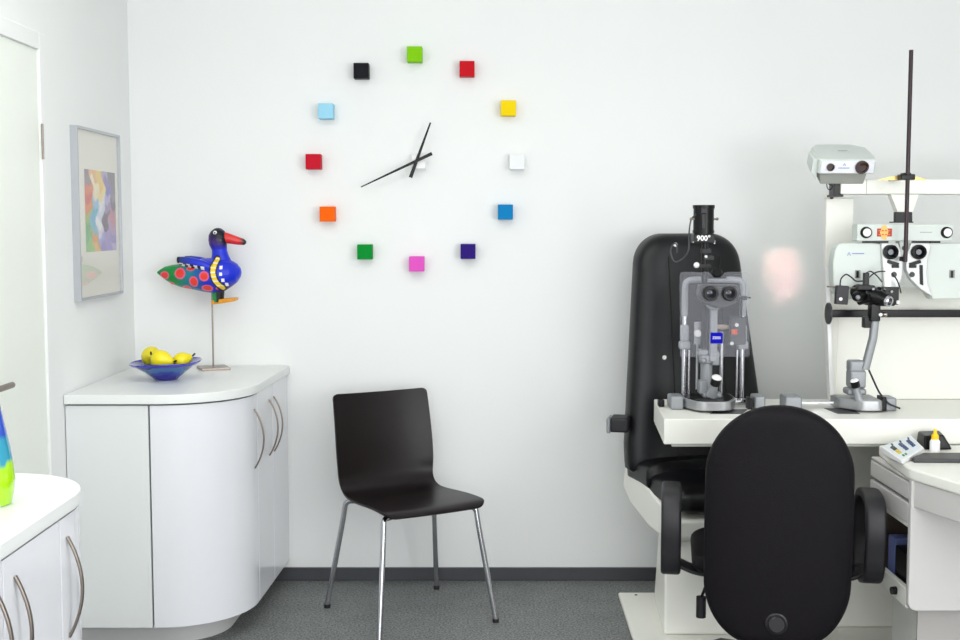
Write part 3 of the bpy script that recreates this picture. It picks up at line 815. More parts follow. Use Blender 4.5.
MB().box((xr, 4.19, r1.z + .01), (.020, .03, .016)).build('rod_socket', BLK, ph, bevel=.003)

# ------------------------------------------------------------------ patient chair
PCY = radians(15)
pcx, pcy = .884, 4.52
pch = thing('patient_chair', (pcx, pcy, .02), 'high-backed black leatherette examination chair on a cream base behind the slit lamp', 'chair', PCY)
def pad(zs, wf, df, yf, ex=3.2, n=48, zoff=0):
    rings = []
    for z in zs:
        W, D, yc = wf(z), df(z), yf(z)
        rg = []
        for j in range(n):
            a_ = 2 * pi * j / n; c_, s_ = cos(a_), sin(a_)
            x = W * (abs(c_) ** (2 / ex)) * (1 if c_ >= 0 else -1); y = D * (abs(s_) ** (2 / ex)) * (1 if s_ >= 0 else -1)
            rg.append(Vector((x, yc + y, z + zoff)))
        rings.append(rg)
    return rings
B0, B1 = .52, 1.447
def ends(z, lo, hi, r):
    q = 0
    if hi - z < r: q = r - sqrt(max(r * r - (r - (hi - z)) ** 2, 0))
    if z - lo < r: q = max(q, r - sqrt(max(r * r - (r - (z - lo)) ** 2, 0)))
    return q
def wf(z):
    t = (z - B0) / (B1 - B0)
    w_ = .292 - .084 * max(0, (t - .12)) / .88
    return w_ - (ends(z, B0 - 1, B1, .115) if z > B1 - .115 else 0) * .95 - ends(z, B0, B1 + 1, .03)
def df(z): return .076 - ends(z, B0, B1, .055) * .85
def yf(z): return .135 + .13 * (z - B0) / (B1 - B0)
zs = [B0 + (B1 - B0) * i / 40 for i in range(37)] + [B1 - .09 * (1 - k_ / 14) ** 1.8 for k_ in range(15)]
zs = sorted(set(round(z, 5) for z in zs)); zs[-1] = B1 - .0003
back = MB().loft(pad(zs, wf, df, yf, 3.4, 56)).build('backrest', LEATH, pch, local=True, ang=180)
# piped seams on the front face of the backrest
for sx in (-1, 1):
    pts = []
    for i in range(30):
        z = B0 + .08 + (B1 - B0 - .17) * i / 29
        xx = sx * (.108 + .0 * z)
        D = df(z); W = wf(z)
        yy = yf(z) - D * (1 - abs(xx / W) ** 3.4) ** (1 / 3.4)
        pts.append((xx, yy - .001, z))
    MB().tube(pts, .0035, 8).build('piping', BLK, back, local=True)
def on_back(px, py):
    # point on the front plane of the backrest seen at a pixel
    return at(px, py, 4.56)
M0 = (Matrix.Translation(pch.location) @ Matrix.Rotation(PCY, 4, 'Z'))
for x_, z_ in ((-.145, .970), (-.078, 1.403)):
    yy = yf(z_) - df(z_) * (1 - abs(x_ / wf(z_)) ** 3.4) ** (1 / 3.4)
    MB().lathe([(.0005, .003), (.007, .003), (.009, 0), (.0005, 0)], (x_, yy, z_), 16, (0, -1, 0)).build('button', WHT, back, local=True)
# seat: cushion with raised front bolster
def slab_y(ys, wfn, zt, zb, ex=4, n=40):
    rings = []
    for y in ys:
        W = wfn(y); a_, b_ = zt(y), zb(y); c_ = (a_ + b_) / 2; h_ = (a_ - b_) / 2
        rg = []
        for j in range(n):
            t = 2 * pi * j / n; cc_, ss = cos(t), sin(t)
            rg.append(Vector((W * abs(cc_) ** (2 / ex) * (1 if cc_ >= 0 else -1), y, c_ + h_ * abs(ss) ** (2 / ex) * (1 if ss >= 0 else -1))))
        rings.append(rg)
    return rings
ys = [-.30 + .40 * i / 24 for i in range(25)]
def ew(y): return .262 - ends(y, -.30, .5, .05) * .8
seat = MB().loft(slab_y(ys, ew, lambda y: .553 + .01 * sin((y + .3) * 8) - ends(y, -.30, .5, .05) * .6, lambda y: .445 + ends(y, -.30, .5, .04) * .6))
seat.build('seat', LEATH, pch, local=True, ang=180)
MB().loft(slab_y([-.02 + .20 * i / 12 for i in range(13)], lambda y: .272, lambda y: .595, lambda y: .47)).build('seat_wing', LEATH, pch, local=True, ang=180)
sh = [(.22, .535), (.24, .45), (.16, .40), (-.02, .352), (-.22, .338), (-.27, .365), (-.275, .43), (-.10, .47), (.10, .53)]
MB().loft([[Vector((x, y, z)) for y, z in sh] for x in (-.268, .268)]).build('seat_shell', EQW, pch, local=True, bevel=.012, seg=3)
# column (built square to the room)
c0 = [(.665, 4.24), (1.04, 4.24), (1.04, 4.66), (.69, 4.66)]
c1 = [(.665, 4.24), (1.00, 4.24), (1.00, 4.60), (.70, 4.60)]
MB().loft([[Vector((x, y, .02)) for x, y in c0], [Vector((x, y, .37)) for x, y in c1]]).build('pedestal', EQW, pch, bevel=.012, seg=3)
# armrest folded at the side of the back
ap = at(619.5, 426, 4.50)
arm_m = MB().box((ap.x + .010, 4.56, ap.z), (.072, .10, .056), Matrix.Rotation(radians(-14), 3, 'Z'))
am = arm_m.build('armrest', PLAST, pch, bevel=.008, seg=3)
e_ = at(610.5, 424.5, 4.50)
MB().box((ap.x - .032, 4.545, ap.z), (.014, .09, .058), Matrix.Rotation(radians(-14), 3, 'Z')).build('end_cap', GREYP, am, bevel=.004)
MB().cyl((ap.x + .02, 4.60, ap.z), (ap.x + .09, 4.66, ap.z), .018).build('arm_hinge', BLK, am)

# ------------------------------------------------------------------ slit lamp on the table (left)
def table_rail(px0, px1, py, parent, Y, zr=.016):
    a_ = at(px0, py, Y); b_ = at(px1, py, Y)
    m = MB().bb(a_.x, b_.x, Y - .007, Y + .007, TZ + zr + .001, TZ + zr + .008)
    m.bb(a_.x, b_.x, Y + .018, Y + .026, TZ + zr - .004, TZ + zr + .006)
    return m
def d_base(cx, y0, y1, w_, z0, z1, name, parent, m_, taper=.4):
    """broad base with chamfered front corners and a recessed dark deck"""
    hw = w_ / 2; d_ = y1 - y0
    out = [(cx - hw, y1), (cx - hw, y0 + d_ * .45), (cx - hw * taper, y0), (cx + hw * taper, y0), (cx + hw, y0 + d_ * .45), (cx + hw, y1)]
    pts = fillet([(x, y, 0) for x, y in out], .03, 5)
    o_ = MB().prism([(p_.x, p_.y) for p_ in pts], z0, z1).build(name, m_, parent, bevel=.003)
    ins = [(cx + (p_.x - cx) * .9, (y0 + y1) / 2 + (p_.y - (y0 + y1) / 2) * .88) for p_ in pts]
    MB().prism(ins, z1 - .002, z1 + .002).build('deck', BLK, o_)
    return o_

SY = 4.14     # front line of the slit lamp
s0 = onz(714.5, 413.5, TZ)
sl = thing('slit_lamp', (s0.x, 4.16, TZ), 'slit lamp microscope with clear breath shield and black lamp tower marked 900', 'microscope')
bw = (740 - 685) * 4.15 / FPX
d_base(s0.x, s0.y, s0.y + .21, bw, TZ + .008, TZ + .040, 'base', sl, ALU, .55)
table_rail(668, 757, 398, sl, 4.27).build('rail', CHROME, sl)
for px_, w_ in ((677, .045), (760, .036)):
    c = at(px_, 398, 4.20)
    e_ = MB().box((c.x, 4.235, TZ + .024), (w_, .09, .048)).build('rail_end', GREYP, sl, bevel=.007, seg=3)
c = at(661, 397, 4.27); MB().box((c.x, 4.27, TZ + .014), (.022, .03, .024)).build('stop', BLK, sl, bevel=.003)
c = at(751, 398, 4.2); MB().box((c.x - .001, 4.225, TZ + .020), (.014, .05, .042)).build('stop', BLK, sl, bevel=.002)
# slide mats let into the table
for ex in (738, 836):
    q = [onz(ex - 28, 414, TZ), onz(ex + 4, 414, TZ), onz(ex + 10, 409.5, TZ), onz(ex - 22, 409.5, TZ)]
    if ex == 836: q = [onz(838, 414, TZ), onz(860, 414, TZ), onz(852, 408.5, TZ), onz(824, 408.5, TZ)]
    o_ = MB().prism([(v.x, v.y) for v in q], TZ, TZ + .0012).build('slide_plate', DGREY, unit)
zt_ = TZ + .04
def cylz(name, px, Y, za, zb, r_, m_, par, n=20, r2=None):
    x = at(px, 390, Y).x if px > 50 else px
    return MB().cyl((x, Y, za), (x, Y, zb), r_, r2, n).build(name, m_, par)
# carriage, joystick
c = at(712, 395, 4.22)
MB().box((c.x - .001, 4.235, zt_ + .010), (.066, .07, .018)).box((c.x - .028, 4.25, zt_ + .035), (.030, .05, .05)).build('carriage', GREYP, sl, bevel=.006, seg=3)
jx = at(714, 395, 4.17)
j0 = Vector((jx.x - .004, 4.19, zt_ + .01)); j1 = at(717, 377, 4.16)
jd = (j1 - j0)
j_ = MB().lathe([(.018, 0), (.014, .012), (.012, .02), (.012, .046)], j0, 20, jd).build('joystick', GREYP, sl)
j2 = j0 + jd.normalized() * .045
MB().lathe([(.0155, 0), (.018, .003), (.018, .028), (.0005, .028)], j2, 24, jd).build('grip', BLK, j_)
MB().lathe([(.0175, 0), (.0175, .004), (.012, .009), (.0005, .010)], j2 + jd.normalized() * .028, 24, jd).build('button', WHT, j_)
# microscope arm column
def z_at(py, Y): return at(712, py, Y).z
cylz('column', 706, 4.27, zt_, z_at(361, 4.27), .021, GREYP, sl, 24)
ax_ = at(709, 370, 4.27).x
m_ = MB()
xx = at(714, 350, 4.22).x
m_.box((at(706, 360, 4.25).x, 4.26, z_at(359, 4.26)), (.044, .05, .030))
m_.box((at(703, 352, 4.25).x, 4.26, z_at(352, 4.26)), (.034, .04, .022))
m_.ball((at(703, 359, 4.25).x, 4.235, z_at(360, 4.26)), .012)
m_.box((at(715, 356, 4.25).x, 4.25, z_at(358, 4.25)), (.026, .04, .050))
m_.build('swivel', GREYP, sl, bevel=.005)
LGT = mat('lamp_pale_grey', (158, 161, 166), .4)
m_ = MB().box((xx, 4.235, (z_at(302, 4.23) + z_at(362, 4.23)) / 2), (.026, .022, z_at(302, 4.23) - z_at(362, 4.23)))
m_.build('microscope_arm', LGT, sl, bevel=.005)
m_ = MB(); bx = at(714.5, 305, 4.22)
m_.tube(fillet([bx + Vector((-.024, 0, .014)), bx + Vector((-.024, 0, -.004)), bx + Vector((0, 0, -.014)), bx + Vector((.024, 0, -.004)), bx + Vector((.024, 0, .014))], .012), .007, 10)
m_.build('yoke', LGT, sl)
# binocular head
hb = at(719.5, 294, 4.20)
m_ = MB()
m_.prismY([fp(700, 285, 4.19), fp(739, 285, 4.19), fp(741, 296, 4.19), (fp(735, 304, 4.19)), fp(724, 308, 4.19), fp(715, 308, 4.19), fp(703, 303, 4.19), fp(698, 296, 4.19)], 4.175, 4.24)
m_.build('binocular_body', DGREY, sl, bevel=.006)
for ex in (709.5, 728.5):
    c = at(ex, 293, 4.175)
    eo = MB().lathe([(.013, 0), (.013, .018), (.0175, .034), (.0235, .034), (.026, .028), (.026, 0)], c, 32, (0, -1, 0)).build('eyepiece', BLK, sl)
    MB().lathe([(.0005, .022), (.014, .018), (.014, .01), (.0005, .01)], c, 28, (0, -1, 0)).build('lens', GLASSB, eo)
# lamp tower
ty = 4.26
tx = at(703.5, 225, ty).x
def zz(py): return at(704, py, ty).z
tw = MB().cyl((tx, ty, zz(234)), (tx, ty, zz(206.5)), .036, n=36).lathe([(.038, 0), (.038, .01)], (tx, ty, zz(233)), 36)
tw.lathe([(.0385, 0), (.0385, .012)], (tx, ty, zz(208.5)), 36)
tow = tw.build('lamp_tower', BLK, sl)
MB().box((tx - .002, ty, zz(238.5)), (.074, .068, .032)).build('tower_base', BLK, sl, bevel=.003)
MB().cyl((tx - .046, ty - .01, zz(219)), (tx + .046, ty - .01, zz(219)), .0035, n=10).ball((tx - .046, ty - .01, zz(219)), .0055).ball((tx + .046, ty - .01, zz(219)), .0055).build('side_screw', STEEL, tow)
MB().box((tx - .008, ty - .040, zz(211)), (.020, .014, .020)).box((tx - .008, ty - .037, zz(221)), (.012, .008, .05)).build('lamp_clip', PLAST, tow, bevel=.002)
text_mesh('lettering_900', '900°', .026, WHT, tow, facing((tx - .006, ty - .0395, zz(240.5))), bold=.0006)
MB().box((tx - .037, ty - .030, zz(242)), (.012, .004, .003)).box((tx + .034, ty - .030, zz(242)), (.004, .004, .012)).build('tower_mark', WHT, tow)
m_ = MB()
m_.cyl((tx + .006, ty, zz(243)), (tx + .006, ty, zz(300)), .011)
m_.box((tx + .010, ty, zz(251)), (.034, .03, .016)).box((tx + .018, ty, zz(258)), (.036, .035, .014)).box((tx + .004, ty, zz(266)), (.044, .03, .016))
m_.cyl((tx + .006, ty, zz(300)), (tx + .006, ty, zz(352)), .009)
m_.build('illumination_column', BLK, sl, bevel=.001)
MB().ball((at(696.5, 266, ty - .02).x, ty - .02, zz(265)), .0105).build('knob', WHT, sl)
MB().ball((at(706, 257, ty - .02).x, ty - .02, zz(256.5)), .0055).build('knob', WHT, sl)
# cable from the tower to the headrest loop
cb = [(tx - .03, ty - .02, zz(214)), (at(691, 224, ty).x, ty, zz(220)), (at(689, 234, ty).x, ty, zz(234)), (at(688.5, 248, ty).x, ty, zz(250)), (at(684, 260, ty).x, ty + .03, zz(259)), (at(677, 263, ty).x, ty + .05, zz(262)), (at(673, 255, ty).x, ty + .05, zz(253)), (at(674.5, 245, ty).x, ty + .04, zz(245)), (at(678, 244, ty).x, ty + .03, zz(244.5)), (at(679, 252, ty).x, ty + .04, zz(253))]
MB().tube(spl(cb, 6), .0026, 8).build('cable', mat('cable_grey', (70, 72, 76), .4), sl)
# chin rest frame: two uprights with shoulders
for sx, ux in ((-1, 684.5), (1, 742.5)):
    x_ = at(ux, 330, 4.33).x
    m_ = MB().cyl((x_, 4.33, TZ + .02), (x_, 4.33, z_at(282, 4.33)), .0085, n=14)
    m_.cyl((x_ - sx * .018, 4.33, TZ + .02), (x_ - sx * .018, 4.33, z_at(350, 4.33)), .004, n=10)
    o_ = m_.build('upright', CHROME, sl)
    zt2 = z_at(283, 4.33)
    MB().tube(fillet([(x_, 4.33, zt2 - .12), (x_, 4.33, zt2 + .01), (x_ - sx * .06, 4.33, zt2 + .012)], .025), .0115, 12).build('shoulder', LGT, o_)
    MB().box((x_, 4.33, z_at(333, 4.33)), (.030, .03, .06)).box((x_, 4.33, z_at(345, 4.33)), (.040, .034, .03)).build('slide_block', LGT, o_, bevel=.008, seg=3)
bx0 = at(684, 398, 4.33).x; bx1 = at(744, 398, 4.33).x
MB().bb(bx0 - .02, bx1 + .02, 4.315, 4.345, TZ + .0, TZ + .022).build('foot_bar', CHROME, sl, bevel=.002)
MB().tube([(bx0 + .05, 4.33, z_at(284, 4.33) + .012), (bx1 - .05, 4.33, z_at(284, 4.33) + .012)], .007).build('brow_band', LGT, sl)
# chin cup pad and knob column
MB().ball((at(722, 328, 4.30).x, 4.30, z_at(327, 4.30)), (.030, .02, .009)).build('chin_cup', mat('skin_pad', (214, 190, 170), .6), sl)
MB().cyl((at(722, 328, 4.32).x, 4.32, z_at(332, 4.3)), (at(722, 328, 4.32).x, 4.32, z_at(400, 4.3) + .02), .006).build('chin_post', CHROME, sl)
kx = at(697.5, 330, 4.29).x
MB().cyl((kx, 4.29, z_at(322, 4.29)), (kx, 4.29, z_at(344, 4.29)), .012).cyl((kx, 4.29, z_at(344, 4.29)), (kx, 4.29, zt_ + .02), .004).build('focus_post', LGT, sl)
MB().lathe([(.0005, .018), (.011, .018), (.013, 0), (.0005, 0)], (kx - .002, 4.278, z_at(333, 4.29)), 20, (0, -1, 0)).build('focus_knob', WHT, sl)
# control box with red button on the right
cb_ = at(738, 331, 4.26)
bo = MB().box((cb_.x, 4.27, cb_.z), (.056, .03, .098)).build('control_box', DGREY, sl, bevel=.003)
MB().box((at(734.5, 332, 4.25).x, 4.253, at(734.5, 332, 4.25).z), (.020, .006, .017)).build('red_button', mat('red_orange', (226, 84, 34), .4), bo)
for px_, py_ in ((737, 325), (732, 343.5)):
    c = at(px_, py_, 4.25); MB().lathe([(.0005, .008), (.006, .008), (.007, 0), (.0005, 0)], (c.x, 4.256, c.z), 16, (0, -1, 0)).build('box_knob', WHT, bo)
MB().cyl((at(741.5, 300, 4.28).x, 4.28, z_at(320, 4.28)), (at(741.5, 300, 4.28).x, 4.28, z_at(296, 4.28)), .004).box((at(743, 298, 4.28).x, 4.28, z_at(298, 4.28)), (.026, .02, .014)).build('box_hanger', PLAST, sl)
MB().tube([(at(741, 298, 4.28).x, 4.27, z_at(297.5, 4.28)), (at(750, 298, 4.28).x, 4.27, z_at(297.5, 4.28))], .0025).build('pin', PLAST, sl)
# breath shield
SHY = 4.155
ol = [(682, 272), (710, 272), (713, 276), (716, 278), (720, 278), (723, 275), (726, 272), (747, 272), (749.5, 275), (750, 357), (680.5, 357), (680, 276)]
pts = fillet([Vector((*fp(a_, b_, SHY), 0)) for a_, b_ in ol] + [Vector((*fp(*ol[0], SHY), 0))], .006, 3)
# open neck in the shield so that the eyepieces pass through
shield = MB().prismY([(p_.x, p_.y) for p_ in pts[:-1]], SHY - .0012 + .008, SHY + .0012 + .008)
shield.build('breath_shield', clear_mat('breath_shield_plastic', (150, 152, 162), .14, .12), sl)
lbq = at(716.5, 338, SHY + .006)
lb = MB().box((lbq.x, SHY + .0058, lbq.z), (.042, .0012, .038)).build('blue_label', mat('logo_blue', (6, 8, 165), .6, spec=.1), sl)
text_mesh('lettering_zeiss', 'ZEISS', .0128, WHT, lb, facing((lbq.x, SHY + .0048, lbq.z - .0035)), bold=.0001)
MB().lathe([(.0005, .008), (.016, .008), (.020, 0), (.0005, 0)], at(718, 273, SHY - .01) + Vector((0, .02, 0)), 28, (0, -.9, .5)).build('objective_cap', BLK, sl)

# ------------------------------------------------------------------ keratometer on the table (right)
kt0 = onz(858, 413, TZ)
kt = thing('keratometer', (kt0.x, kt0.y + .08, TZ), 'eye measuring instrument with bent grey arm and black head, right of the slit lamp', 'keratometer')
hw = .072; kt0.x = at(858.5, 400, kt0.y + .06).x
out = [(kt0.x - hw, kt0.y + .155), (kt0.x - hw, kt0.y + .08), (kt0.x - hw * .1, kt0.y), (kt0.x + hw * .95, kt0.y), (kt0.x + hw, kt0.y + .155)]
kb = MB().prism([(p_.x, p_.y) for p_ in fillet([(x, y, 0) for x, y in out], .02, 4)], TZ + .006, TZ + .042).build('base', ALU, kt, bevel=.003)
MB().prism([(kt0.x + (x - kt0.x) * .9, kt0.y + .078 + (y - kt0.y - .078) * .88) for x, y in out], TZ + .041, TZ + .044).build('deck', GREYP, kb)
table_rail(800, 885, 400, kt, kt0.y + .11).build('rail', CHROME, kt)
c = at(793, 400, kt0.y + .06)
MB().box((c.x, kt0.y + .09, TZ + .025), (.060, .09, .050)).build('rail_end', GREYP, kt, bevel=.008, seg=3)
c = at(890, 402, kt0.y + .05)
MB().box((c.x, kt0.y + .075, TZ + .024), (.040, .08, .048)).build('rail_end', GREYP, kt, bevel=.008, seg=3)
c = at(883.5, 402, kt0.y + .03)
MB().box((c.x, kt0.y + .05, TZ + .028), (.016, .06, .05)).build('stop', BLK, kt, bevel=.003)
KY = kt0.y + .075
def kz(py): return at(860, py, KY).z
def kx_(px, py=350): return at(px, py, KY).x
MB().box((kx_(855.5), KY, kz(391)), (.066, .07, .024)).build('carriage', GREYP, kt, bevel=.009, seg=3)
MB().box((kx_(857.5), KY + .01, kz(379)), (.056, .06, .062)).build('lower_block', GREYP, kt, bevel=.008, seg=3)
MB().box((kx_(857), KY + .01, kz(366)), (.054, .055, .040)).build('upper_block', GREYP, kt, bevel=.008, seg=3)
j0 = at(859, 398, KY - .05); j0.z = TZ + .047; jt = at(853.5, 377, KY - .055)
jd = jt - j0
j_ = MB().lathe([(.018, 0), (.014, .012), (.012, .044)], j0 + Vector((0, 0, -.004)), 20, jd).build('joystick', GREYP, kt)
j2 = j0 + jd.normalized() * .042
MB().lathe([(.0135, 0), (.0155, .003), (.0155, .022), (.0005, .022)], j2, 24, jd).build('grip', BLK, j_)
MB().lathe([(.015, 0), (.014, .005), (.008, .009), (.0005, .010)], j2 + jd.normalized() * .022, 24, jd).build('button', WHT, j_)
pA = Vector((kx_(864, 368), KY - .01, kz(369))); pB = Vector((kx_(872, 338), KY - .01, kz(338))); pC = Vector((kx_(874, 322), KY - .01, kz(318)))
MB().sweep(fillet([pA, pB, pC], .010, 4), rrect(.026, .028, .006, 3), up=(0, 1, 0)).build('bent_arm', mat('arm_grey', (140, 143, 146), .4, metal=.3), kt)
MB().box((kx_(873, 315), KY - .01, kz(312)), (.034, .04, .062)).build('arm_clamp', BLK, kt, bevel=.004)
MB().box((kx_(866.5, 322), KY, kz(322)), (.026, .03, .040)).build('clamp_box', BLK, kt, bevel=.003)
MB().lathe([(.0005, .006), (.006, .006), (.006, 0), (.0005, 0)], (kx_(877.5, 313), KY - .03, kz(314)), 16, (0, -1, 0)).build('screw', WHT, kt)
MB().lathe([(.008, .012), (.010, .012), (.010, 0), (.008, 0)], (kx_(881, 314), KY - .02, kz(314)), 16, (1, 0, 0)).build('ring', STEEL, kt)
# head
hd = MB()
hc = Vector((kx_(874, 296), KY, kz(296)))
dv = Vector((.62, -.75, -.22)).normalized()
hd.lathe([(.0005, -.075), (.020, -.075), (.028, -.06), (.030, -.03), (.036, -.025), (.036, -.005), (.030, 0), (.028, .03), (.024, .045), (.020, .065), (.0005, .065)], hc + Vector((-.01, 0, 0)), 32, dv)
hd.box(hc + Vector((.055, .02, 0)), (.065, .04, .062))
hd.box(hc + Vector((.02, .03, .0)), (.11, .03, .056))
hd.box(hc + Vector((-.035, -.01, .03)), (.06, .03, .016))
for k_ in range(3): hd.lathe([(.0005, -.004), (.011, -.004), (.011, .004), (.0005, .004)], hc + Vector((.030 + .018 * k_, -.002, .016 - .02 * k_)), 16, (0, -1, 0))
hd.cyl(hc + Vector((-.05, .01, -.02)), hc + Vector((-.02, -.03, -.005)), .014)
hb_ = hd.build('head', BLK, kt, bevel=.002)
for dx_, dz_ in ((.034, .022), (.060, .016), (-.012, .026)): MB().lathe([(.0005, .004), (.0045, .004), (.0045, 0), (.0005, 0)], hc + Vector((dx_, -.002 if dx_ > 0 else -.025, dz_)), 12, (0, -1, 0)).build('screw', GREYP, hb_)
MB().lathe([(.013, -.004), (.0195, -.004), (.020, .008), (.0165, .012), (.013, .010)], hc + dv * .066 + Vector((-.01, 0, 0)), 28, dv).build('eyepiece_ring', CHROME, hb_)
MB().lathe([(.0005, .002), (.013, .002), (.013, -.004), (.0005, -.004)], hc + dv * .068 + Vector((-.01, 0, 0)), 24, dv).build('lens', GLASSB, hb_)
MB().lathe([(.012, -.002), (.022, -.002), (.022, .008), (.012, .008)], hc + dv * .030 + Vector((-.01, 0, 0)), 28, dv).build('ring', DGREY, hb_)
q = at(857.5, 296.5, KY - .03)
MB().lathe([(.0005, .016), (.014, .014), (.020, 0), (.020, -.03), (.0005, -.03)], q, 24, (-.7, -.7, -.1)).build('objective', BLK, hb_)
MB().ball(q + Vector((-.004, -.018, -.002)), .008).build('highlight_screw', GREYP, hb_)
q = at(899.5, 302.5, KY - .02); MB().lathe([(.0005, .006), (.006, .006), (.007, 0), (.0005, 0)], q + Vector((0, .018, 0)), 16, (0, -1, 0)).build('screw', WHT, hb_)
MB().box((kx_(865, 280), KY - .01, kz(279)), (.018, .02, .044)).box((kx_(864, 287), KY - .01, kz(286)), (.030, .03, .010)).build('post', BLK, hb_, bevel=.002)
MB().box((kx_(883, 288), KY - .05, kz(276)), (.020, .0015, .070)).build('paper_tag', PAPER, hb_)
# side box
q = at(841.5, 295, KY - .01)
sbx = MB().box(q, (.044, .022, .066), Matrix.Rotation(radians(3), 3, 'Y')).build('side_box', PLAST, kt, bevel=.003)
MB().lathe([(.0005, .004), (.006, .004), (.006, 0), (.0005, 0)], at(840.5, 299, KY - .02), 16, (0, -1, 0)).build('screw', WHT, sbx)
MB().cyl(at(827, 286.5, KY), at(868, 289, KY), .0028, n=8).build('side_rod', STEEL, kt)
CBL = mat('cable_black', (36, 36, 40), .4)
MB().tube(spl([at(840, 287, KY), at(841, 279, KY), at(846, 274.5, KY), at(851, 277, KY), at(856, 281, KY), at(863, 281, KY)], 8), .0026, 8).build('cable', CBL, kt)
MB().tube(spl([at(866, 273, KY), at(871, 271.5, KY - .02), at(877, 276, KY - .03), at(882, 282, KY - .03)], 8), .0024, 8).build('cable', CBL, kt)
MB().tube(spl([at(866, 281, KY), at(873, 274, KY - .02), at(880, 271.5, KY - .03), at(888, 272, KY - .03), at(895, 277, KY - .02), at(899, 285, KY), at(901, 293, KY + .01)], 8), .0024, 8).build('cable', CBL, kt)
MB().tube(spl([at(868, 368, KY + .02), at(872, 377, KY + .02), at(878, 390, KY + .01), at(882, 396, KY - .03), at(888, 403, KY - .05), at(894, 406, KY - .06), at(900, 408.5, KY - .06)], 8), .0034, 8).build('cable', CBL, kt)

# ------------------------------------------------------------------ drawer desk at the right edge
DZT = .765
dk = thing('drawer_desk', (1.6, 3.7, 0), 'light grey and white side desk with drawers at the right edge, below the keypad', 'desk')
DG = mat('desk_grey', (204, 202, 200), .45, noise=.01)
top_poly = [(1.326, 3.975), (1.292, 3.62), (1.296, 3.58), (1.365, 3.365), (1.52, 2.9), (2.2, 2.9), (2.2, 3.975)]
MB().prism(top_poly, DZT - .036, DZT).build('worktop', EQW, dk, bevel=.007, seg=3)
ap_poly = [(1.325, 3.97), (1.312, 3.60), (1.318, 3.575), (1.378, 3.375), (1.53, 2.92), (2.19, 2.92), (2.19, 3.97)]
# apron follows the flared front only
MB().prism([(1.300, 3.600), (1.306, 3.572), (1.373, 3.365), (1.53, 2.91), (1.56, 2.92), (1.40, 3.40), (1.345, 3.600)], DZT - .118, DZT - .036).build('apron', DG, dk, bevel=.004)
MB().prismY([(p_.x, p_.y) for p_ in fillet([(1.296, DZT - .036, 0), (1.296, .325, 0), (2.2, .325, 0), (2.2, DZT - .036, 0)], .03, 5)], 3.58, 3.605).build('end_panel', DG, dk, bevel=.004)
MB().bb(1.362, 2.2, 3.668, 3.90, 0, .326).build('plinth', EQW, dk)
MB().bb(1.356, 2.2, 3.66, 3.668, 0, .326).build('plinth_front', mat('plinth_grey', (176, 173, 170), .5), dk)  # same plinth: lit side put into the cream block, darker front into grey
MB().bb(1.34, 2.2, 3.605, 3.97, .655, DZT - .04).build('drawer_case', DG, dk)
MB().bb(1.50, 2.2, 3.605, 3.97, .345, .57).build('case_back', mat('niche_brown', (110, 98, 86), .6), dk)
MB().bb(1.31, 1.50, 3.955, 3.972, .345, .57).build('rear_panel', MATS['niche_brown'], dk)
MB().bb(1.299, 1.61, 3.605, 3.972, .327, .344).build('bottom_shelf', DG, dk)
dr = [(.664, .716, 'drawer'), (.590, .652, 'drawer')]
MB().bb(1.300, 1.34, 3.606, 3.966, .720, DZT - .037).build('top_strip', DG, dk, bevel=.002)
for a_, b_, n_ in dr:
    MB().bb(1.297, 1.36, 3.607, 3.966, a_, b_).build(n_, DG, dk, bevel=.003)
MB().bb(1.302, 1.60, 3.606, 3.966, .575, .592).build('shelf', EQW, dk, bevel=.002)
MB().bb(1.297, 1.315, 3.606, 3.966, .327, .388).build('lower_lip', EQW, dk, bevel=.003)
q = at(893, 592, 3.66)
MB().lathe([(.0005, .016), (.012, .016), (.013, 0), (.0005, 0)], (1.297, 3.69, .356), 20, (-1, -.15, 0)).build('knob', BLK, dk)
# things stored in the niche
o = MB().bb(1.336, 1.41, 3.63, 3.79, .3445, .475).build('storage_case', BLK, None, origin=None, bevel=.004)
tag(o, 'black case standing in the open niche of the desk', 'case')
o = MB().bb(1.34, 1.43, 3.81, 3.87, .3445, .49).build('storage_box', mat('niche_blue', (104, 116, 170), .5), None, bevel=.004)
tag(o, 'small blue box inside the open niche of the desk', 'box')

dk.location.x += .010
# keypad console
kp = thing('control_keypad', (1.36, 3.78, DZT), 'white control keypad with rows of dark blue and yellow keys on the desk corner', 'keypad')
kc = [onz(881, 448, .785), onz(902, 463, .770), onz(924, 449.5, .785), onz(911, 437, .800)]
lo = [Vector((v.x, v.y, DZT + .0003)) for v in kc]
MB().loft([lo, [v + Vector((0, 0, .006)) for v in kc]]).build('keypad_body', WHT, kp, bevel=.003)
def kpt(u, v, h_=.0075):
    a_ = kc[0].lerp(kc[1], u); b_ = kc[3].lerp(kc[2], u)
    return a_.lerp(b_, v) + Vector((0, 0, h_))
def key(u, v, du, dv_, m_, name='key'):
    r0_ = [kpt(u, v, .0055), kpt(u + du, v, .0055), kpt(u + du, v + dv_, .0055), kpt(u, v + dv_, .0055)]
    MB().loft([r0_, [q_ + Vector((0, 0, .004)) for q_ in r0_]]).build(name, m_, kp)
KB = mat('key_blue', (40, 66, 120), .4); KY_ = mat('key_yellow', (226, 196, 70), .4); KD = mat('key_dark', (50, 52, 62), .4); KG = mat('key_green', (50, 130, 70), .4)
MB().loft([[kpt(.04, .05, .0062), kpt(.94, .05, .0062), kpt(.94, .94, .0062), kpt(.04, .94, .0062)], [kpt(.04, .05, .0068), kpt(.94, .05, .0068), kpt(.94, .94, .0068), kpt(.04, .94, .0068)]]).build('keypad_overlay', mat('overlay', (222, 230, 234), .4), kp)
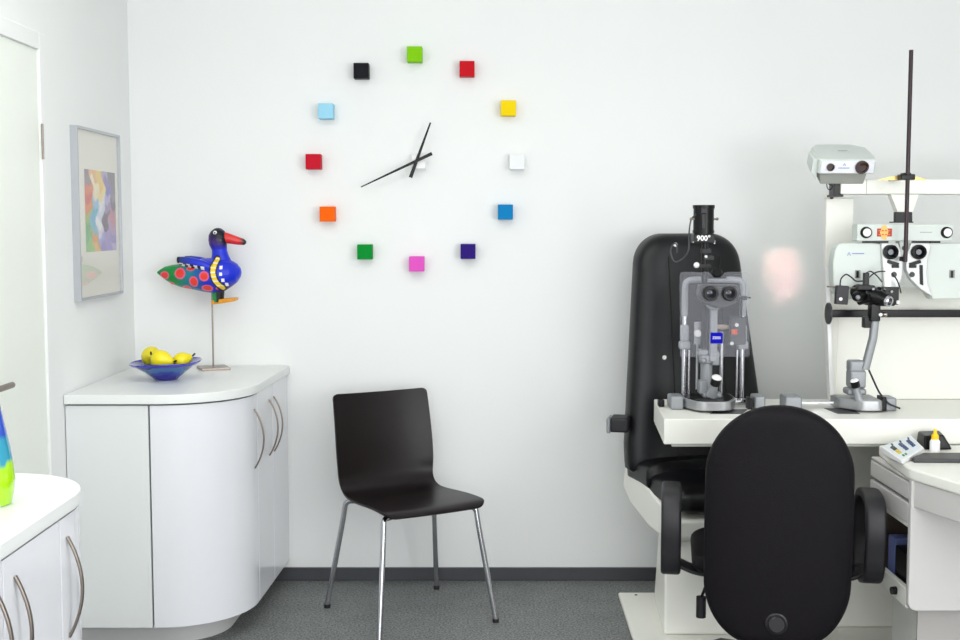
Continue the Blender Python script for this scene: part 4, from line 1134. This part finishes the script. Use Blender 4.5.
for r_, v_ in enumerate((.22, .50, .78)):
    for k_ in range(3):
        key(.10 + k_ * .11, v_ - .045 * k_ + .04, .08, .035, KD)
    mset = [(KD, KD, KY_, KY_), (KB, KB, KB, KB), (KB, KB, KB, KB)][r_]
    for k_ in range(4):
        key(.24 + k_ * .12, v_ - .07, .085, .11, mset[k_])
for k_ in range(2): key(.80, .18 + k_ * .10, .08, .05, KG)

o = MB(); bx = onz(934, 452, DZT)
by_ = 3.855
xb_ = at(935, 440, by_).x
o.cur = 0
o.lathe([(.0005, 0), (.0145, 0), (.016, .003), (.016, .034), (.012, .041), (.008, .044), (.0005, .044)], (xb_, by_, DZT), 28)
eb = thing('eye_drop_bottle', (xb_, by_, DZT), 'small white eye drop bottle with yellow cap in front of the black box', 'bottle')
for v in o.v: pass
o.build('bottle_body', WHT, eb)
MB().lathe([(.0115, .036), (.0115, .054), (.006, .060), (.005, .072), (.0035, .075), (.0005, .075)], (xb_, by_, DZT), 24).build('cap', mat('cap_yellow', (250, 205, 20), .4), eb)
tr = MB(); ta = at(913, 457, 3.68).x
tr.prism([(ta, 3.672), (1.72, 3.662), (1.72, 3.775), (ta + .068, 3.775), (ta + .004, 3.70)], DZT, DZT + .013)
o = tr.build('instrument_tray', DGREY, None, origin=None, bevel=.003); tag(o, 'low dark grey tray on the desk, nearer the viewer than the small bottle', 'tray')
xx0, xx1 = at(921, 441, 3.92).x, at(949, 441, 3.92).x
kb_ = MB().loft([[Vector((xx0, 3.885, DZT + .001)), Vector((xx1, 3.885, DZT + .001)), Vector((xx1, 3.97, DZT + .001)), Vector((xx0, 3.97, DZT + .001))],
    [Vector((xx0, 3.893, DZT + .045)), Vector((xx1 - .03, 3.89, DZT + .050)), Vector((xx1 - .015, 3.965, DZT + .052)), Vector((xx0 + .005, 3.965, DZT + .050))]])
o = kb_.build('lens_case', BLK, None, bevel=.006, seg=3); tag(o, 'black box behind the yellow capped bottle on the desk', 'box')

# ------------------------------------------------------------------ operator's chair (back to the camera)
ocx, ocy = .951, 3.86
oc = thing('office_chair', (ocx, ocy, 0), 'black swivel chair with tall rounded back and loop armrests, nearest the viewer', 'office chair', radians(-9))
Z0, Z1 = .205, .958
ob_y = -.245
def owf(z):
    r1, r2 = .215, .20
    q = 0
    if Z1 - z < r1: q = r1 - sqrt(max(r1 * r1 - (r1 - (Z1 - z)) ** 2, 0))
    elif z - Z0 < r2: q = (r2 - sqrt(max(r2 * r2 - (r2 - (z - Z0)) ** 2, 0))) * .8
    t = (z - Z0) / (Z1 - Z0)
    return .218 + .004 * sin(t * pi) - q
def odf(z):
    q = ends(z, Z0, Z1, .045)
    return .047 - q * .9
def oyf(z):
    t = (z - Z0) / (Z1 - Z0)
    return ob_y - .035 * t - .012 * sin(t * pi)
zs = [Z0 + (Z1 - Z0) * (.5 - .5 * cos(pi * i / 60)) for i in range(61)]
zs[0] += .0002; zs[-1] -= .0002
rg = pad(zs, owf, odf, oyf, 2.9, 64)
# slight wrap of the back around the sitter
for r_ in rg:
    for v in r_: v.y += .35 * v.x * v.x
obk = MB().loft(rg).build('backrest', FABR, oc, local=True, ang=180)
def oback(x, z): return oyf(z) - odf(z) * (1 - min(.999, abs(x / owf(z))) ** 2.9) ** (1 / 2.9) + .35 * x * x
zk = .292; 
MB().lathe([(.0005, .018), (.022, .018), (.0265, .014), (.028, .006), (.033, .004), (.033, -.01), (.0005, -.01)], (-.003, oback(0, zk), zk), 36, (0, -1, .05)).build('back_knob', PLAST, oc, local=True)
ys = [-.18 + .44 * i / 24 for i in range(25)]
st = MB().loft(slab_y(ys, lambda y: .255 - ends(y, -.18, .26, .09) * .7, lambda y: .462 - ends(y, -.18, .26, .05) * .7 , lambda y: .375 + ends(y, -.18, .26, .05) * .5, 3))
st.build('seat', FABR, oc, local=True, ang=180)
MB().box((0, .03, .365), (.36, .34, .02)).build('seat_pan', PLAST, oc, local=True, bevel=.008)
MB().sweep(fillet([(0, 0, .345), (0, -.20, .335), (0, -.225, .40)], .05), rrect(.08, .012, .004, 3), up=(0, .3, 1)).build('back_bracket', PLAST, oc, local=True)
for sx in (-1, 1):
    loop = fillet([(0, -.02, .372), (0, .10, .372), (0, .125, .46), (0, .100, .635), (0, -.02, .655), (0, -.125, .640), (0, -.145, .55), (0, -.12, .40), (0, -.02, .372)], .07, 8)[:-1]
    loop = [v + Vector((-.322 if sx < 0 else .308, 0, -.010)) for v in loop]
    lo_ = MB().sweep(loop, rrect(.062, .024, .009, 3), closed=True, up=(1, 0, 0)) if False else None
    m_ = MB(); rings = []
    n_ = len(loop)
    for i in range(n_):
        t_ = (loop[(i + 1) % n_] - loop[i - 1]).normalized(); nn = Vector((0, -t_.z, t_.y))
        rings.append([loop[i] + Vector((u, 0, 0)) + nn * v for u, v in rrect(.064, .026, .010, 3)])
    m_.loft(rings, closed=True)
    aro = m_.build('armrest', PLAST, oc, local=True, ang=50)
    MB().sweep(fillet([(sx * .30, .0, .385), (sx * .24, .0, .36), (sx * .10, .0, .352)], .03), rrect(.09, .014, .005, 3), up=(0, 0, 1)).build('arm_bracket', PLAST, aro, local=True)
MB().cyl((0, 0, .065), (0, 0, .35), .026).cyl((0, 0, .28), (0, 0, .355), .06).build('gas_column', PLAST, oc, local=True)
lvx = -.222
lv_ = MB().tube([(-.05, .02, .335), (-.20, .0, .325)], .005).cyl((lvx, -.06, .290), (lvx, -.06, .222), .016)
lv_.tube([(-.20, .0, .325), (lvx, -.06, .285)], .005)
lv_.build('height_lever', PLAST, oc, local=True)
for k_ in range(5):
    a_ = radians(54 + 72 * k_ + 9)
    dx, dy = cos(a_), sin(a_)
    m_ = MB().sweep([(0, 0, .085), (dx * .15, dy * .15, .075), (dx * .22, dy * .22, .064)], rrect(.045, .028, .008, 3), up=(0, 0, 1))
    bl = m_.build('base_leg', PLAST, oc, local=True)
    side = Vector((-dy, dx, 0))
    m_ = MB()
    for s_ in (-1, 1):
        c = Vector((dx * .215, dy * .215, .023)) + side * s_ * .014
        m_.cyl(c - side * .008, c + side * .008, .023, n=20)
    m_.cyl((dx * .215, dy * .215, .025), (dx * .215, dy * .215, .065), .006)
    m_.build('castor', BLK, bl, local=True)
